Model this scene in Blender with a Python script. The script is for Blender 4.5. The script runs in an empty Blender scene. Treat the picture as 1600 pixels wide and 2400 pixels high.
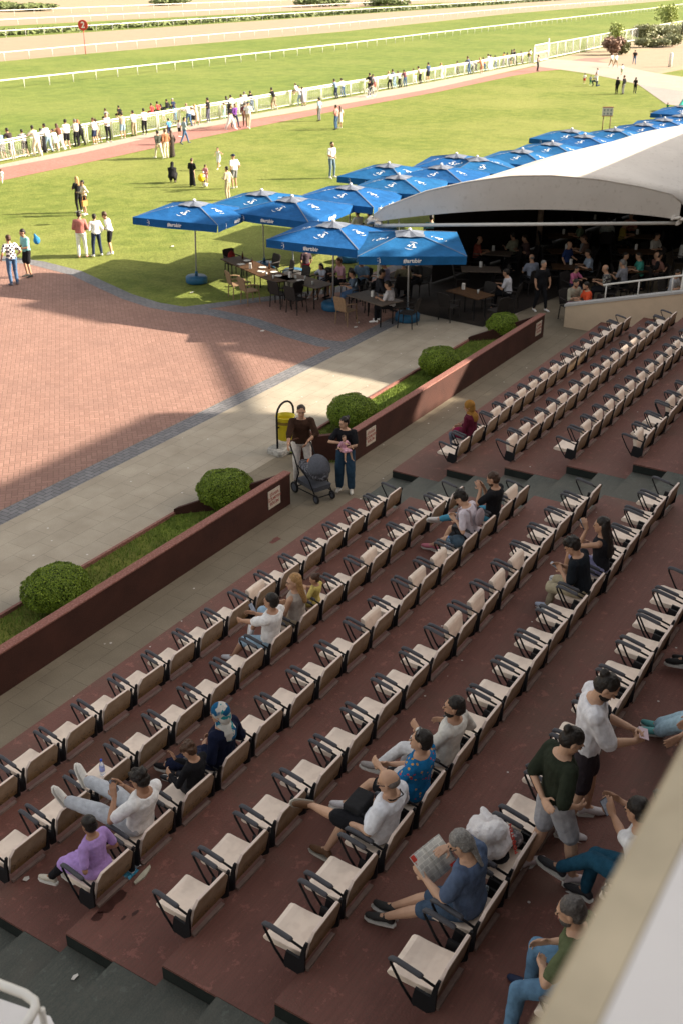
import bpy, bmesh, math, random
from mathutils import Vector as V, Matrix, noise
R = math.radians; PI = math.pi
SC = bpy.context.scene; COL = SC.collection
# ------------------------------------------------------------------ camera
F = 2531.76; YAW = 0.5572; PIT = 0.4662; ROLL = 0.0019
CAM = V((-13.2689, -8.2115, 8.0596)) * 1.2
fw = V((math.cos(PIT)*math.cos(YAW), math.cos(PIT)*math.sin(YAW), -math.sin(PIT)))
rt0 = V((math.sin(YAW), -math.cos(YAW), 0)); up0 = rt0.cross(fw)
rt = rt0*math.cos(ROLL)+up0*math.sin(ROLL); upv = -rt0*math.sin(ROLL)+up0*math.cos(ROLL)
cd = bpy.data.cameras.new('camera'); cam = bpy.data.objects.new('camera', cd); COL.objects.link(cam)
M = Matrix((rt, upv, -fw)).transposed().to_4x4(); M.translation = CAM; cam.matrix_world = M
cd.sensor_fit = 'HORIZONTAL'; cd.sensor_width = 36; cd.lens = F/1600*36; cd.clip_start = 0.05; cd.clip_end = 6000
cd.dof.use_dof = True; cd.dof.focus_distance = 13.0; cd.dof.aperture_fstop = 4.6
SC.camera = cam
def at(x, y, z=0.0):      # photograph point -> place at height z
    d = fw + rt*((x-800)/F) - upv*((y-1200)/F)
    return CAM + d*((z-CAM.z)/d.z)
def tall(x, y, yt, z=0.0):  # real height of a thing standing at (x,y) whose top is at row yt
    g = at(x, y, z); lo, hi = 0, 9
    for _ in range(40):
        m = (lo+hi)/2; q = g+V((0,0,m))-CAM
        if 1200 - F*q.dot(upv)/q.dot(fw) > yt: lo = m
        else: hi = m
    return m
# ------------------------------------------------------------------ world, sun, exposure
SUN = V((1.37, -1.65, 1.0)).normalized()
w = bpy.data.worlds.new('World'); SC.world = w; w.use_nodes = True; nt = w.node_tree
sky = nt.nodes.new('ShaderNodeTexSky'); sky.sky_type = 'NISHITA'; sky.sun_disc = False
sky.sun_elevation = math.asin(SUN.z); sky.sun_rotation = math.atan2(SUN.x, SUN.y)
sky.air_density = 1.2; sky.dust_density = 3.0; sky.ozone_density = 0.6
bg = nt.nodes['Background']; bg.inputs['Strength'].default_value = 0.077
hs = nt.nodes.new('ShaderNodeHueSaturation'); hs.inputs['Saturation'].default_value = .35; nt.links.new(sky.outputs[0], hs.inputs['Color'])
mm = nt.nodes.new('ShaderNodeMix'); mm.data_type = 'RGBA'; mm.blend_type = 'MULTIPLY'; mm.inputs[0].default_value = 1; mm.inputs[7].default_value = (1,.93,.84,1)
nt.links.new(hs.outputs[0], mm.inputs[6]); nt.links.new(mm.outputs[2], bg.inputs['Color'])
ld = bpy.data.lights.new('sun', 'SUN'); ld.energy = 4.3; ld.angle = R(0.6); ld.color = (1, 0.88, 0.70)
lo_ = bpy.data.objects.new('sun', ld); COL.objects.link(lo_); lo_.rotation_euler = (-SUN).to_track_quat('-Z', 'Y').to_euler()
SC.view_settings.view_transform = 'Standard'; SC.view_settings.look = 'None'
SC.view_settings.exposure = 2.05; SC.view_settings.gamma = 1
SC.render.engine = 'CYCLES'
# ------------------------------------------------------------------ materials
MATS = {}
def new(name):
    m = bpy.data.materials.new(name); m.use_nodes = True
    return m, m.node_tree, m.node_tree.nodes['Principled BSDF']
def N(t, typ, **kw):
    n = t.nodes.new(typ)
    for k, v in kw.items(): setattr(n, k, v)
    return n
def mth(t, op, a, b=None, c=None):
    n = N(t, 'ShaderNodeMath', operation=op)
    for i, v in enumerate((a, b, c)):
        if v is None: continue
        if isinstance(v, (int, float)): n.inputs[i].default_value = v
        else: t.links.new(v, n.inputs[i])
    return n.outputs[0]
def mixc(t, f, a, b, bt='MIX'):
    n = N(t, 'ShaderNodeMix', data_type='RGBA', blend_type=bt)
    for i, v in ((0, f), (6, a), (7, b)):
        if isinstance(v, (int, float)): n.inputs[i].default_value = v
        elif isinstance(v, (tuple, list)): n.inputs[i].default_value = (*v[:3], 1)
        else: t.links.new(v, n.inputs[i])
    return n.outputs[2]
def noi(t, scale, vec=None, detail=4, rough=.55):
    n = N(t, 'ShaderNodeTexNoise'); n.inputs['Scale'].default_value = scale; n.inputs['Detail'].default_value = detail
    n.inputs['Roughness'].default_value = rough
    if vec is not None: t.links.new(vec, n.inputs['Vector'])
    return n.outputs[0]
def ramp(t, x, a, b):
    n = N(t, 'ShaderNodeMapRange'); n.inputs[1].default_value = a; n.inputs[2].default_value = b
    t.links.new(x, n.inputs[0]); return n.outputs[0]
def crd(t, kind='Object', scale=(1,1,1), rot=(0,0,0)):
    c = N(t, 'ShaderNodeTexCoord')
    mp = N(t, 'ShaderNodeMapping'); mp.inputs['Scale'].default_value = scale; mp.inputs['Rotation'].default_value = rot
    t.links.new(c.outputs[kind], mp.inputs['Vector']); return mp.outputs[0]
def geo(t): return N(t, 'ShaderNodeNewGeometry').outputs['Position']
def bump(t, p, h, st, dist=.01):
    b = N(t, 'ShaderNodeBump'); b.inputs['Strength'].default_value = st; b.inputs['Distance'].default_value = dist
    t.links.new(h, b.inputs['Height']); t.links.new(b.outputs[0], p.inputs['Normal'])
def plain(name, c, rough=.7, var=.25, sc=6, bst=.15, metal=0, dist=.01, c2=None, sc2=60, amt2=.0, spec=.3):
    """noise-mottled paint, cloth, stone ..."""
    if name in MATS: return MATS[name]
    m, t, p = new(name); g = geo(t) if name[:5] in ('seat_','brown','para_') else crd(t)
    n1 = noi(t, sc, g); n2 = noi(t, sc2, g, 2)
    d = tuple(x*(1-var) for x in c); l = tuple(min(1, x*(1+var)) for x in c)
    col = mixc(t, ramp(t, n1, .3, .7), d, l)
    if c2 is not None: col = mixc(t, mth(t, 'MULTIPLY', ramp(t, n2, .5, .62), amt2), col, c2)
    t.links.new(col, p.inputs['Base Color']); p.inputs['Roughness'].default_value = rough; p.inputs['Metallic'].default_value = metal
    p.inputs['Specular IOR Level'].default_value = spec
    if bst: bump(t, p, n2, bst, dist)
    MATS[name] = m; return m
def cloth(name, c, kind=None):
    if name in MATS: return MATS[name]
    m, t, p = new(name); g = crd(t)
    n1 = noi(t, 14, g, 3); col = mixc(t, ramp(t, n1, .3, .7), tuple(x*.82 for x in c), tuple(min(1, x*1.12) for x in c))
    if kind == 'check':
        ch = N(t, 'ShaderNodeTexChecker'); ch.inputs['Scale'].default_value = 15; t.links.new(g, ch.inputs['Vector'])
        col = mixc(t, ch.outputs[1], col, (.02,.01,.03))
    if kind == 'floral':
        vo = N(t, 'ShaderNodeTexVoronoi'); vo.inputs['Scale'].default_value = 22; t.links.new(g, vo.inputs['Vector'])
        fl = mth(t, 'LESS_THAN', vo.outputs[0], .33); hu = N(t, 'ShaderNodeSeparateColor'); t.links.new(vo.outputs[1], hu.inputs[0])
        fc = mixc(t, mth(t, 'GREATER_THAN', hu.outputs[0], .5), (.5,.05,.08), (.55,.3,.08))
        col = mixc(t, mth(t, 'MULTIPLY', fl, mth(t, 'GREATER_THAN', hu.outputs[1], .35)), col, fc)
    if kind == 'scarf':
        n3 = noi(t, 9, g, 1); col = mixc(t, ramp(t, n3, .52, .56), col, (.01,.09,.2)); col = mixc(t, ramp(t, noi(t, 13, g, 1), .6, .63), col, (.02,.22,.25))
    t.links.new(col, p.inputs['Base Color']); p.inputs['Roughness'].default_value = .9
    p.inputs['Specular IOR Level'].default_value = .15
    wv = noi(t, 9, g, 5, .6); bump(t, p, wv, .9, .025)
    MATS[name] = m; return m
# ------------------------------------------------------------------ mesh helpers
class MB:
    def __init__(s): s.v = []; s.f = []; s.mi = []
    def add(s, vs, fs, mi=0):
        o = len(s.v); s.v += [V(a) for a in vs]; s.f += [tuple(i+o for i in f) for f in fs]; s.mi += [mi]*len(fs); return s
    def box(s, a, b, mi=0, T=None):
        x0,y0,z0 = a; x1,y1,z1 = b
        vs = [V(q) for q in ((x0,y0,z0),(x1,y0,z0),(x1,y1,z0),(x0,y1,z0),(x0,y0,z1),(x1,y0,z1),(x1,y1,z1),(x0,y1,z1))]
        if T is not None: vs = [T@q for q in vs]
        return s.add(vs, [(3,2,1,0),(4,5,6,7),(0,1,5,4),(1,2,6,5),(2,3,7,6),(3,0,4,7)], mi)
    def prism(s, poly, z0, z1, mi=0, T=None):
        n = len(poly); ar = sum(poly[i][0]*poly[(i+1)%n][1]-poly[(i+1)%n][0]*poly[i][1] for i in range(n))
        if ar < 0: poly = poly[::-1]
        vs = [V((p[0],p[1],z0)) for p in poly]+[V((p[0],p[1],z1)) for p in poly]
        if T is not None: vs = [T@q for q in vs]
        return s.add(vs, [tuple(range(n))[::-1], tuple(range(n,2*n))]+[(i,(i+1)%n,n+(i+1)%n,n+i) for i in range(n)], mi)
    def sheet(s, poly, z, mi=0):
        n = len(poly); ar = sum(poly[i][0]*poly[(i+1)%n][1]-poly[(i+1)%n][0]*poly[i][1] for i in range(n))
        if ar < 0: poly = poly[::-1]
        return s.add([(p[0],p[1],z) for p in poly], [tuple(range(n))], mi)
    def ring(s, rings, mi=0, caps=True):
        n = len(rings[0]); vs = [q for r in rings for q in r]; fs = []
        for k in range(len(rings)-1):
            for i in range(n):
                j = (i+1) % n; fs.append((k*n+i, k*n+j, (k+1)*n+j, (k+1)*n+i))
        if caps: fs += [tuple(range(n))[::-1], tuple(range((len(rings)-1)*n, len(rings)*n))]
        return s.add(vs, fs, mi)
    def tube(s, pts, r, n=8, mi=0, sx=1.0):
        pts = [V(p) for p in pts]; rs = r if isinstance(r, (list, tuple)) else [r]*len(pts)
        rings = []; pu = None
        for k, p in enumerate(pts):
            d = (pts[min(k+1, len(pts)-1)]-pts[max(k-1, 0)])
            d = d.normalized() if d.length > 1e-9 else V((0,0,1))
            if pu is None: pu = V((0,0,1)) if abs(d.z) < .9 else V((1,0,0))
            a = d.cross(pu)
            if a.length < 1e-6: a = d.orthogonal()
            a.normalize(); b = a.cross(d).normalized(); pu = b
            rings.append([p+a*math.cos(2*PI*i/n)*rs[k]*sx+b*math.sin(2*PI*i/n)*rs[k] for i in range(n)])
        return s.ring([r_[::-1] for r_ in rings], mi)
    def ell(s, c, r, n=12, m=8, mi=0, T=None, z0=-1.0):
        c = V(c); rings = []
        for k in range(m+1):
            ph = -PI/2+PI*k/m; z = math.sin(ph); cr = max(math.cos(ph), .02)
            q = [V((r[0]*cr*math.cos(2*PI*i/n), r[1]*cr*math.sin(2*PI*i/n), r[2]*z)) for i in range(n)]
            rings.append([(T@a if T is not None else a)+c for a in q])
        return s.ring(rings, mi)
    def caps(s, a, ra, b, rb, n=10):
        """closed tapered capsule"""
        a = V(a); b = V(b); d = b-a; L = d.length
        if L < 1e-5: d = V((0,0,1)); L = 1e-5
        d = d/L
        pts = [a-d*ra, a-d*ra*.7, a, b, b+d*rb*.7, b+d*rb]; rs = [ra*.15, ra*.72, ra, rb, rb*.72, rb*.15]
        return s.tube(pts, rs, n)
    def mesh(s, name, mats, smooth=False):
        me = bpy.data.meshes.new(name); me.from_pydata([tuple(v) for v in s.v], [], s.f)
        for m_ in (mats if isinstance(mats, (list, tuple)) else [mats]): me.materials.append(m_)
        if any(s.mi): me.polygons.foreach_set('material_index', s.mi)
        if smooth: me.polygons.foreach_set('use_smooth', [True]*len(me.polygons))
        me.update(); return me
    def build(s, name, mats, parent=None, smooth=False, **tags):
        o = bpy.data.objects.new(name, s.mesh(name, mats, smooth)); COL.objects.link(o)
        if parent is not None: o.parent = parent
        tag(o, **tags); return o
def tag(o, label=None, cat=None, group=None, kind=None):
    if label: o['label'] = label
    if cat: o['category'] = cat
    if group: o['group'] = group
    if kind: o['kind'] = kind
    return o
def empty(name, loc, rz=0, **tags):
    o = bpy.data.objects.new(name, None); COL.objects.link(o); o.location = loc; o.rotation_euler = (0,0,rz)
    o.empty_display_size = .2; return tag(o, **tags)
def kids(o): return [c for c in KID.get(o.name, [])]
def copy_tree(o, parent=None):
    c = o.copy(); COL.objects.link(c); c.parent = parent
    for ch in o.children: copy_tree(ch, c)
    return c
def bevel(o, wd=.01, seg=2):
    m = o.modifiers.new('bevel', 'BEVEL'); m.width = wd; m.segments = seg; m.limit_method = 'ANGLE'; return o
def textobj(txt, size, mat, parent, T, name='lettering', extrude=.001, sp=1.0):
    cu = bpy.data.curves.new('t', 'FONT'); cu.body = txt; cu.size = size; cu.align_x = 'CENTER'; cu.align_y = 'CENTER'; cu.extrude = extrude
    cu.resolution_u = 3; cu.space_line = sp; cu.offset = size*.015
    to = bpy.data.objects.new('t', cu); me = bpy.data.meshes.new_from_object(to)
    bpy.data.objects.remove(to); bpy.data.curves.remove(cu)
    me.transform(T); me.materials.clear(); me.materials.append(mat)
    o = bpy.data.objects.new(name, me); COL.objects.link(o); o.parent = parent; return o
# ------------------------------------------------------------------ ground materials
def mat_grass(name, dark, light, dry, s=1.0):
    m, t, p = new(name); g = geo(t)
    big = noi(t, .12*s, g, 3); mid = noi(t, 1.1*s, g, 5); fine = mth(t,'ADD', mth(t,'MULTIPLY', noi(t, 14*s, g, 3, .7), .6), mth(t,'MULTIPLY', noi(t, 4.5*s, g, 4, .7), .4))
    c = mixc(t, ramp(t, mid, .35, .65), dark, light); c = mixc(t, mth(t, 'MULTIPLY', ramp(t, big, .42, .7), .75), c, dry)
    c = mixc(t, ramp(t, fine, .40, .60), mixc(t, .36, c, (0,0,0), 'MIX'), c)
    t.links.new(c, p.inputs['Base Color']); p.inputs['Roughness'].default_value = .95; p.inputs['Specular IOR Level'].default_value = .1
    h = mth(t, 'ADD', fine, mth(t, 'MULTIPLY', mid, .8)); bump(t, p, h, 1.0, .05); return m
G_LAWN = mat_grass('lawn_grass', (.135,.175,.036), (.205,.238,.056), (.26,.27,.08))
G_TURF = mat_grass('race_turf', (.12,.17,.04), (.185,.235,.055), (.22,.25,.07), .6)
G_BED = mat_grass('bed_grass', (.06,.10,.015), (.15,.20,.03), (.20,.19,.05), 2.2)
def mat_sand(name, a, b):
    m, t, p = new(name); g = geo(t)
    c = mixc(t, ramp(t, noi(t, .5, g), .3, .7), a, b); c = mixc(t, ramp(t, noi(t, 5, g, 6, .7), .3, .7), tuple(x*.8 for x in a), c)
    t.links.new(c, p.inputs['Base Color']); p.inputs['Roughness'].default_value = .95; bump(t, p, noi(t, 4, g, 6), .6, .06); return m
SAND = mat_sand('track_sand', (.275,.21,.14), (.335,.26,.18)); DIRT = mat_sand('dry_dirt', (.30,.21,.14), (.37,.27,.19))
DRY = mat_sand('dry_ground', (.30,.225,.14), (.38,.29,.19)); CONC = mat_sand('pale_concrete', (.33,.28,.225), (.40,.345,.285))
ASPH = mat_sand('asphalt_grey', (.26,.22,.21), (.32,.28,.26)); REDP = mat_sand('red_path', (.30,.125,.10), (.36,.17,.14))
def mat_slab(name, base, w_, h_, rotz, var=.1):
    m, t, p = new(name); c = N(t, 'ShaderNodeTexCoord'); mp = N(t, 'ShaderNodeMapping'); mp.inputs['Rotation'].default_value = (0,0,rotz)
    t.links.new(geo(t), mp.inputs['Vector']); br = N(t, 'ShaderNodeTexBrick'); t.links.new(mp.outputs[0], br.inputs['Vector'])
    br.inputs['Scale'].default_value = 1; br.inputs['Brick Width'].default_value = w_; br.inputs['Row Height'].default_value = h_
    br.inputs['Mortar Size'].default_value = .006; br.inputs['Mortar Smooth'].default_value = .3; br.inputs['Bias'].default_value = 0
    br.inputs['Color1'].default_value = (*[x*(1-var*.4) for x in base],1); br.inputs['Color2'].default_value = (*[x*(1+var*.4) for x in base],1)
    br.inputs['Mortar'].default_value = (*[x*.68 for x in base],1)
    g = geo(t); k = mixc(t, ramp(t, noi(t, 1.3, g, 5), .3, .7), (.8,.78,.76), (1.1,1.1,1.1)); col = mixc(t, 1.0, br.outputs[0], k, 'MULTIPLY')
    col = mixc(t, mth(t, 'MULTIPLY', ramp(t, noi(t, 45, g, 2), .35, .7), .35), col, tuple(x*.62 for x in base))
    vo = N(t, 'ShaderNodeTexVoronoi'); vo.inputs['Scale'].default_value = 2.6; t.links.new(g, vo.inputs['Vector'])   # trodden gum spots
    col = mixc(t, mth(t, 'MULTIPLY', mth(t, 'LESS_THAN', vo.outputs[0], .055), .8), col, (.62,.58,.55))
    t.links.new(col, p.inputs['Base Color']); p.inputs['Roughness'].default_value = .8
    bump(t, p, mth(t, 'ADD', mth(t, 'MULTIPLY', br.outputs[1], -1.0), mth(t, 'MULTIPLY', noi(t, 60, g, 2), .4)), .6, .012); return m
def mat_herring(name, c1, c2, mortar, w_, rotz):
    m, t, p = new(name); mp = N(t, 'ShaderNodeMapping'); mp.inputs['Rotation'].default_value = (0,0,rotz); mp.inputs['Scale'].default_value = (1/w_,1/w_,1)
    t.links.new(geo(t), mp.inputs['Vector']); sx = N(t, 'ShaderNodeSeparateXYZ'); t.links.new(mp.outputs[0], sx.inputs[0])
    x, y = sx.outputs[0], sx.outputs[1]; i = mth(t,'FLOOR',x); j = mth(t,'FLOOR',y); fu = mth(t,'FRACT',x); fv = mth(t,'FRACT',y)
    k = mth(t,'FLOORED_MODULO', mth(t,'SUBTRACT',i,j), 4.0)
    e = [mth(t,'COMPARE',k,float(q),.1) for q in range(4)]
    T10 = lambda q: mth(t,'MULTIPLY',q,10.0)
    d = mth(t,'MINIMUM', mth(t,'MINIMUM', mth(t,'ADD',fu,T10(e[1])), mth(t,'ADD',mth(t,'SUBTRACT',1.0,fu),T10(e[0]))),
            mth(t,'MINIMUM', mth(t,'ADD',mth(t,'SUBTRACT',1.0,fv),T10(e[3])), mth(t,'ADD',fv,T10(e[2]))))
    bi = mth(t,'SUBTRACT',i,e[1]); bj = mth(t,'ADD',j,e[3]); cb = N(t,'ShaderNodeCombineXYZ'); t.links.new(bi,cb.inputs[0]); t.links.new(bj,cb.inputs[1])
    wn = N(t,'ShaderNodeTexWhiteNoise'); wn.noise_dimensions = '2D'; t.links.new(cb.outputs[0], wn.inputs['Vector'])
    g = geo(t); col = mixc(t, wn.outputs[0], c1, c2); col = mixc(t, ramp(t, noi(t,.7,g,4),.3,.7), mixc(t,.22,col,(.05,.03,.03)), col)
    col = mixc(t, mth(t,'MULTIPLY', ramp(t, noi(t,40,g,2),.4,.7),.3), col, tuple(q*.6 for q in c1))
    gap = mth(t,'LESS_THAN', d, .07); col = mixc(t, gap, col, mortar)
    t.links.new(col, p.inputs['Base Color']); p.inputs['Roughness'].default_value = .85
    bump(t, p, mth(t,'MULTIPLY', mth(t,'MINIMUM', d, .1), 10.0), .7, .006); return m
PAVE = mat_herring('red_paving', (.25,.135,.105), (.31,.175,.14), (.16,.09,.07), .118, R(45))
BAND = mat_herring('grey_paving', (.15,.15,.165), (.20,.20,.215), (.07,.07,.075), .118, R(0))
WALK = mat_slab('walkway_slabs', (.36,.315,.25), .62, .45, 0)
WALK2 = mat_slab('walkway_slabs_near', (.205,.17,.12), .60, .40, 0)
def flat(name, poly, z, m): return MB().sheet(poly, z).build(name, m, kind='structure')
def px(L, z=0): return [tuple(at(x, y, z)[:2]) for x, y in L]
# the ground, as sheets 4 mm apart
flat('ground', [(-900,-900),(2600,-900),(2600,2600),(-900,2600)], -.016, DRY)
flat('lawn', [(-40,4),(150,4),(150,50),(-40,50)], -.012, G_LAWN)
flat('dry_bed', px([(1285,139),(1425,148),(1545,172),(1660,150),(1700,70),(1509,88)]), -.008, DRY)
flat('turf_track', [(-60,40.9),(27,40.9),(75,42.0),(111,43.4),(163,46.9),(320,58),(700,80),(700,130),(379,113.7),(254,109),(157,98.2),(110,97),(78,95.5),(-60,94)], -.004, G_TURF)
flat('sand_track', [(-60,94),(78,95.5),(110,97),(157,98.2),(254,109),(379,113.7),(520,118),(460,150),(330,142.5),(244,138.5),(167,134.5),(116,132),(-60,130)], -.006, SAND)
flat('verge', [(-60,130),(116,132),(167,134.5),(244,138.5),(330,142.5),(330,168),(260,164),(192,162),(144,161.5),(-60,158)], -.009, G_TURF)
flat('inner_track', [(-60,158),(144,161.5),(192,162),(260,164),(460,172),(460,206),(322,201),(230,198),(170,196.5),(-60,190)], -.0105, DIRT)
flat('concrete_strip', px([(0,385),(200,344),(400,300),(700,248),(1000,193),(1249,146),(1251,153),(1000,209),(700,261),(400,310),(200,357),(0,393)])[:6]+px([(1251,153),(1000,209),(700,261),(400,310),(200,357),(0,393)])+[(14,38.0),(14,41)], -.0006, CONC)
flat('running_path', [(-10,36.4),(23,34.9),(32,35.4),(40,36.1),(60,36.8),(75,36.8),(93,37.8),(100,37.5),(121,32.0),(129,35.0),(121,40.5),(105,40.6),(90,39.6),(76,38.6),(55,38.6),(42,39.3),(32,38),(20,37.8),(-10,39)], .0014, REDP)
flat('concrete_road', px([(1240,152),(1288,137),(1425,147),(1500,163),(1535,170),(1620,182),(1680,235),(1600,213),(1495,197),(1440,184),(1375,171)]), .0052, CONC)
flat('asphalt_yard', px([(1495,197),(1600,213),(1680,235),(1680,262),(1560,243)]), .0034, ASPH)
flat('dirt_yard', px([(1425,147),(1400,141),(1500,120),(1600,101),(1720,90),(1720,150),(1600,150),(1540,168),(1500,163)]), .0062, DIRT)
# plaza: red paving, grey bands
A1 = [(13.5,30),(12.6,25),(11.8,22.6),(12.0,20.5),(11.7,18.3),(10.9,16.2),(10.35,14.7),(10.05,13.3),(10.1,12.3),(10.4,11.2),(10.3,9.6),(9.85,7.9),(9.6,6.6),(9.75,6.1)]
A2 = [(x-.62,y-.12) for x,y in A1]
flat('red_plaza', [(-30,6.1),(40,6.1),(40,8.8),(14.5,9.5),(10.1,12.3)]+A1[:8][::-1]+[(13.5,30),(-30,30)], .004, PAVE)
flat('grey_border', [(-30,5.62),(40,5.62),(40,6.1),(-30,6.1)], .0, BAND)
flat('grey_curve', A1+A2[::-1], .008, BAND)
flat('grey_edge', [(10.1,12.3),(14.5,9.5),(20,9.2),(20,8.8),(14.3,9.0),(10.2,11.6)], .0075, BAND)
flat('walkway', [(-30,2.97),(40,2.97),(40,5.62),(-30,5.62)], 0, WALK)
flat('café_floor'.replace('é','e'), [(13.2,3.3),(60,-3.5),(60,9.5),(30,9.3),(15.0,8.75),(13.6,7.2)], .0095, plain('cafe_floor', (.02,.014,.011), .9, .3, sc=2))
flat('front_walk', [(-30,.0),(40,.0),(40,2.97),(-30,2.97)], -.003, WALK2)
# ------------------------------------------------------------------ stand: terraces, aisles
D = 1.2426; H = .3343
def mat_terrace(name, c, stain):
    m, t, p = new(name); g = geo(t)
    a = mixc(t, ramp(t, noi(t, .9, g, 5), .3, .7), tuple(x*.78 for x in c), c)
    a = mixc(t, mth(t,'MULTIPLY', ramp(t, noi(t, 55, g, 3, .7), .42, .62), .45), a, stain)
    a = mixc(t, mth(t,'MULTIPLY', ramp(t, noi(t, 2.3, g, 4), .56, .66), .4), a, tuple(x*.55 for x in c))
    mp = N(t, 'ShaderNodeMapping'); mp.inputs['Scale'].default_value = (.6, 14, 14); t.links.new(g, mp.inputs['Vector'])
    a = mixc(t, mth(t,'MULTIPLY', ramp(t, noi(t, 3.0, mp.outputs[0], 3, .6), .45, .62), .28), a, tuple(x*.5 for x in c))
    a = mixc(t, mth(t,'MULTIPLY', ramp(t, noi(t, .55, g, 6, .7), .50, .62), .45), a, stain)
    vo2 = N(t, 'ShaderNodeTexVoronoi'); vo2.inputs['Scale'].default_value = .9; t.links.new(g, vo2.inputs['Vector']); ch_ = mth(t,'MULTIPLY', mth(t,'GREATER_THAN', noi(t, 7, g, 6, .75), .60), .5); a = mixc(t, ch_, a, tuple(min(1,x*1.55+.01) for x in c))
    vo = N(t, 'ShaderNodeTexVoronoi'); vo.inputs['Scale'].default_value = 2.1; t.links.new(g, vo.inputs['Vector'])
    a = mixc(t, mth(t, 'LESS_THAN', vo.outputs[0], .03), a, (.5,.46,.43))
    t.links.new(a, p.inputs['Base Color']); p.inputs['Roughness'].default_value = .75; bump(t, p, noi(t, 55, g, 3), .8, .008); return m
TERR = mat_terrace('terrace_red', (.185,.068,.052), (.11,.065,.046)); AISL = mat_terrace('aisle_green', (.065,.074,.063), (.11,.10,.082))
PALE = plain('pale_ledge', (.22,.155,.135), .85)
def yf(r): return 1.332-r*D
for nm, x0, x1 in (('near', -10.97, .50), ('far', 2.045, 14.55), ('side', -22, -12.55)):
    b = MB()
    for r in range(1, 10): b.box((x0, yf(r+1)-(0 if r < 9 else 3), -.1), (x1, yf(r)-(.0 if r > 1 else 0), r*H)) if r == 1 else b.box((x0, yf(r+1)-(0 if r < 9 else 3), (r-1)*H-.05), (x1, yf(r), r*H))
    b.build('seating_terrace', TERR, kind='structure')
for x0, x1 in ((-12.545, -10.975), (.505, 2.04)):
    b = MB()
    for r in range(1, 10):
        b.box((x0, yf(r)-D/2, (r-1)*H-.05), (x1, yf(r), (r-.5)*H)); b.box((x0, yf(r+1), (r-1)*H-.05), (x1, yf(r)-D/2-.0005, r*H))
    b.build('aisle_steps', AISL, kind='structure')
# dark painted faces where the terrace ends drop to the steps, and pale front ledges
DK = plain('dark_riser', (.012,.016,.014), .8, bst=.3)
b = MB()
for x0, sgn in ((-10.97, -1), (2.045, -1)):
    for r in range(1, 9): b.box((x0-.004, yf(r)-D/2+.002, (r-.5)*H+.002), (x0+.02, yf(r)-.002, r*H-.025))
b.build('riser_paint', DK, kind='structure')
# brown retaining walls with planters
BRN = plain('brown_wall_paint', (.048,.017,.012), .8, var=.3, sc=2, bst=.35, c2=(.085,.03,.022), sc2=90, amt2=.5)
TOP = plain('wall_cap_paint', (.21,.085,.068), .8, var=.15, sc=20, bst=.3, c2=(.42,.24,.2), sc2=30, amt2=.4)
RED = plain('sign_red', (.34,.07,.06), .7, .05, bst=0); WPL = plain('sign_white', (.62,.55,.47), .6, .1, sc=20, bst=0, c2=(.4,.3,.2), sc2=30, amt2=.5)
def wall(x0, x1, label, sx, open_end):
    w0 = empty('retaining_wall', (x0,1.38,0), label=label, cat='wall', group='brown retaining walls along the stand')
    L = x1-x0
    b = MB().box((0,0,-.05),(L,.14,.665)); b.box((L-.14,.1405,-.05),(L,1.63,.30)) if 0 else None
    # return wall: slopes back to the kerb at the end
    b.add([(L-.0,.1405,-.05),(L-.14,.1405,-.05),(L-.14,.1405,.66),(L,.1405,.66),(L-1.55,1.62,-.05),(L-1.70,1.62,-.05),(L-1.70,1.62,.16),(L-1.55,1.62,.16)],
          [(0,1,2,3),(4,7,6,5),(0,3,7,4),(1,5,6,2),(3,2,6,7),(0,4,5,1)])
    if open_end:
        b.add([(.0,.1405,-.05),(.14,.1405,-.05),(.14,.1405,.66),(.0,.1405,.66),(-.75,.95,-.05),(-.66,1.05,-.05),(-.66,1.05,.62),(-.75,.95,.62)],
          [(0,3,2,1),(4,5,6,7),(0,4,7,3),(1,2,6,5),(3,7,6,2),(0,1,5,4)])
    bevel(b.build('wall_body', BRN, w0), .006)
    b = MB().box((-.01,-.02,.666),(L+.01,.16,.70)); bevel(b.build('coping', TOP, w0), .012, 3)
    b = MB().box((0 if not open_end else .1,1.60,-.03),(L-1.6,1.66,.09)); b.build('kerb', TOP, w0)
    for q in sx:
        s0 = MB().box((q,-.012,.18),(q+.40,-.001,.56)).build('notice', WPL, w0)
        textobj('SİGARA\nİÇİLMEYEN\nBÖLÜM', .085, RED, s0, Matrix.Translation((q+.20,-.014,.37))@Matrix.Rotation(R(90),4,'X'), sp=1.15)
    return w0
wall(-26, .17, 'nearer low brown retaining wall with a pale notice near its end', [25.40], False)
wall(2.57, 13.3, 'farther low brown wall, partly sunlit, beyond the gap with the family', [.55, 10.1], True)
for x0, x1, h in ((-26, -1.2, .0), (2.75, 11.9, .0)):
    flat('planter_grass', [(x0,1.5),(x1+1.2,1.5),(x1-.2,2.97),(x0-.6,2.97)], .035, G_BED)
WET = plain('wet_patch', (.055,.022,.018), .35, .3, sc=9, bst=.2, spec=.4)
def blot(cx, cy, z, rx, ry, seed, m, name):
    c = at(cx, cy, z); random.seed(seed); n = 22; P_ = []
    for k in range(n):
        a = 2*PI*k/n; r_ = 1+.45*noise.noise((math.cos(a)*1.7+seed,math.sin(a)*1.7,seed*1.3)); P_.append((c.x+rx*r_*math.cos(a), c.y+ry*r_*math.sin(a)))
    MB().sheet(P_, z).build(name, m, kind='structure')
blot(262,2112,4*H+.003,.17,.085,2,WET,'wet_patch'); blot(228,2150,4*H+.003,.07,.04,5,WET,'wet_patch'); blot(318,2140,4*H+.003,.05,.02,9,WET,'wet_patch'); blot(290,2152,4*H+.003,.03,.015,7,WET,'wet_patch')
blot(645,1266,.001,.15,.06,4,plain('paint_spill',(.16,.06,.05),.7,.3,sc=14),'paint_spill')
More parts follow.
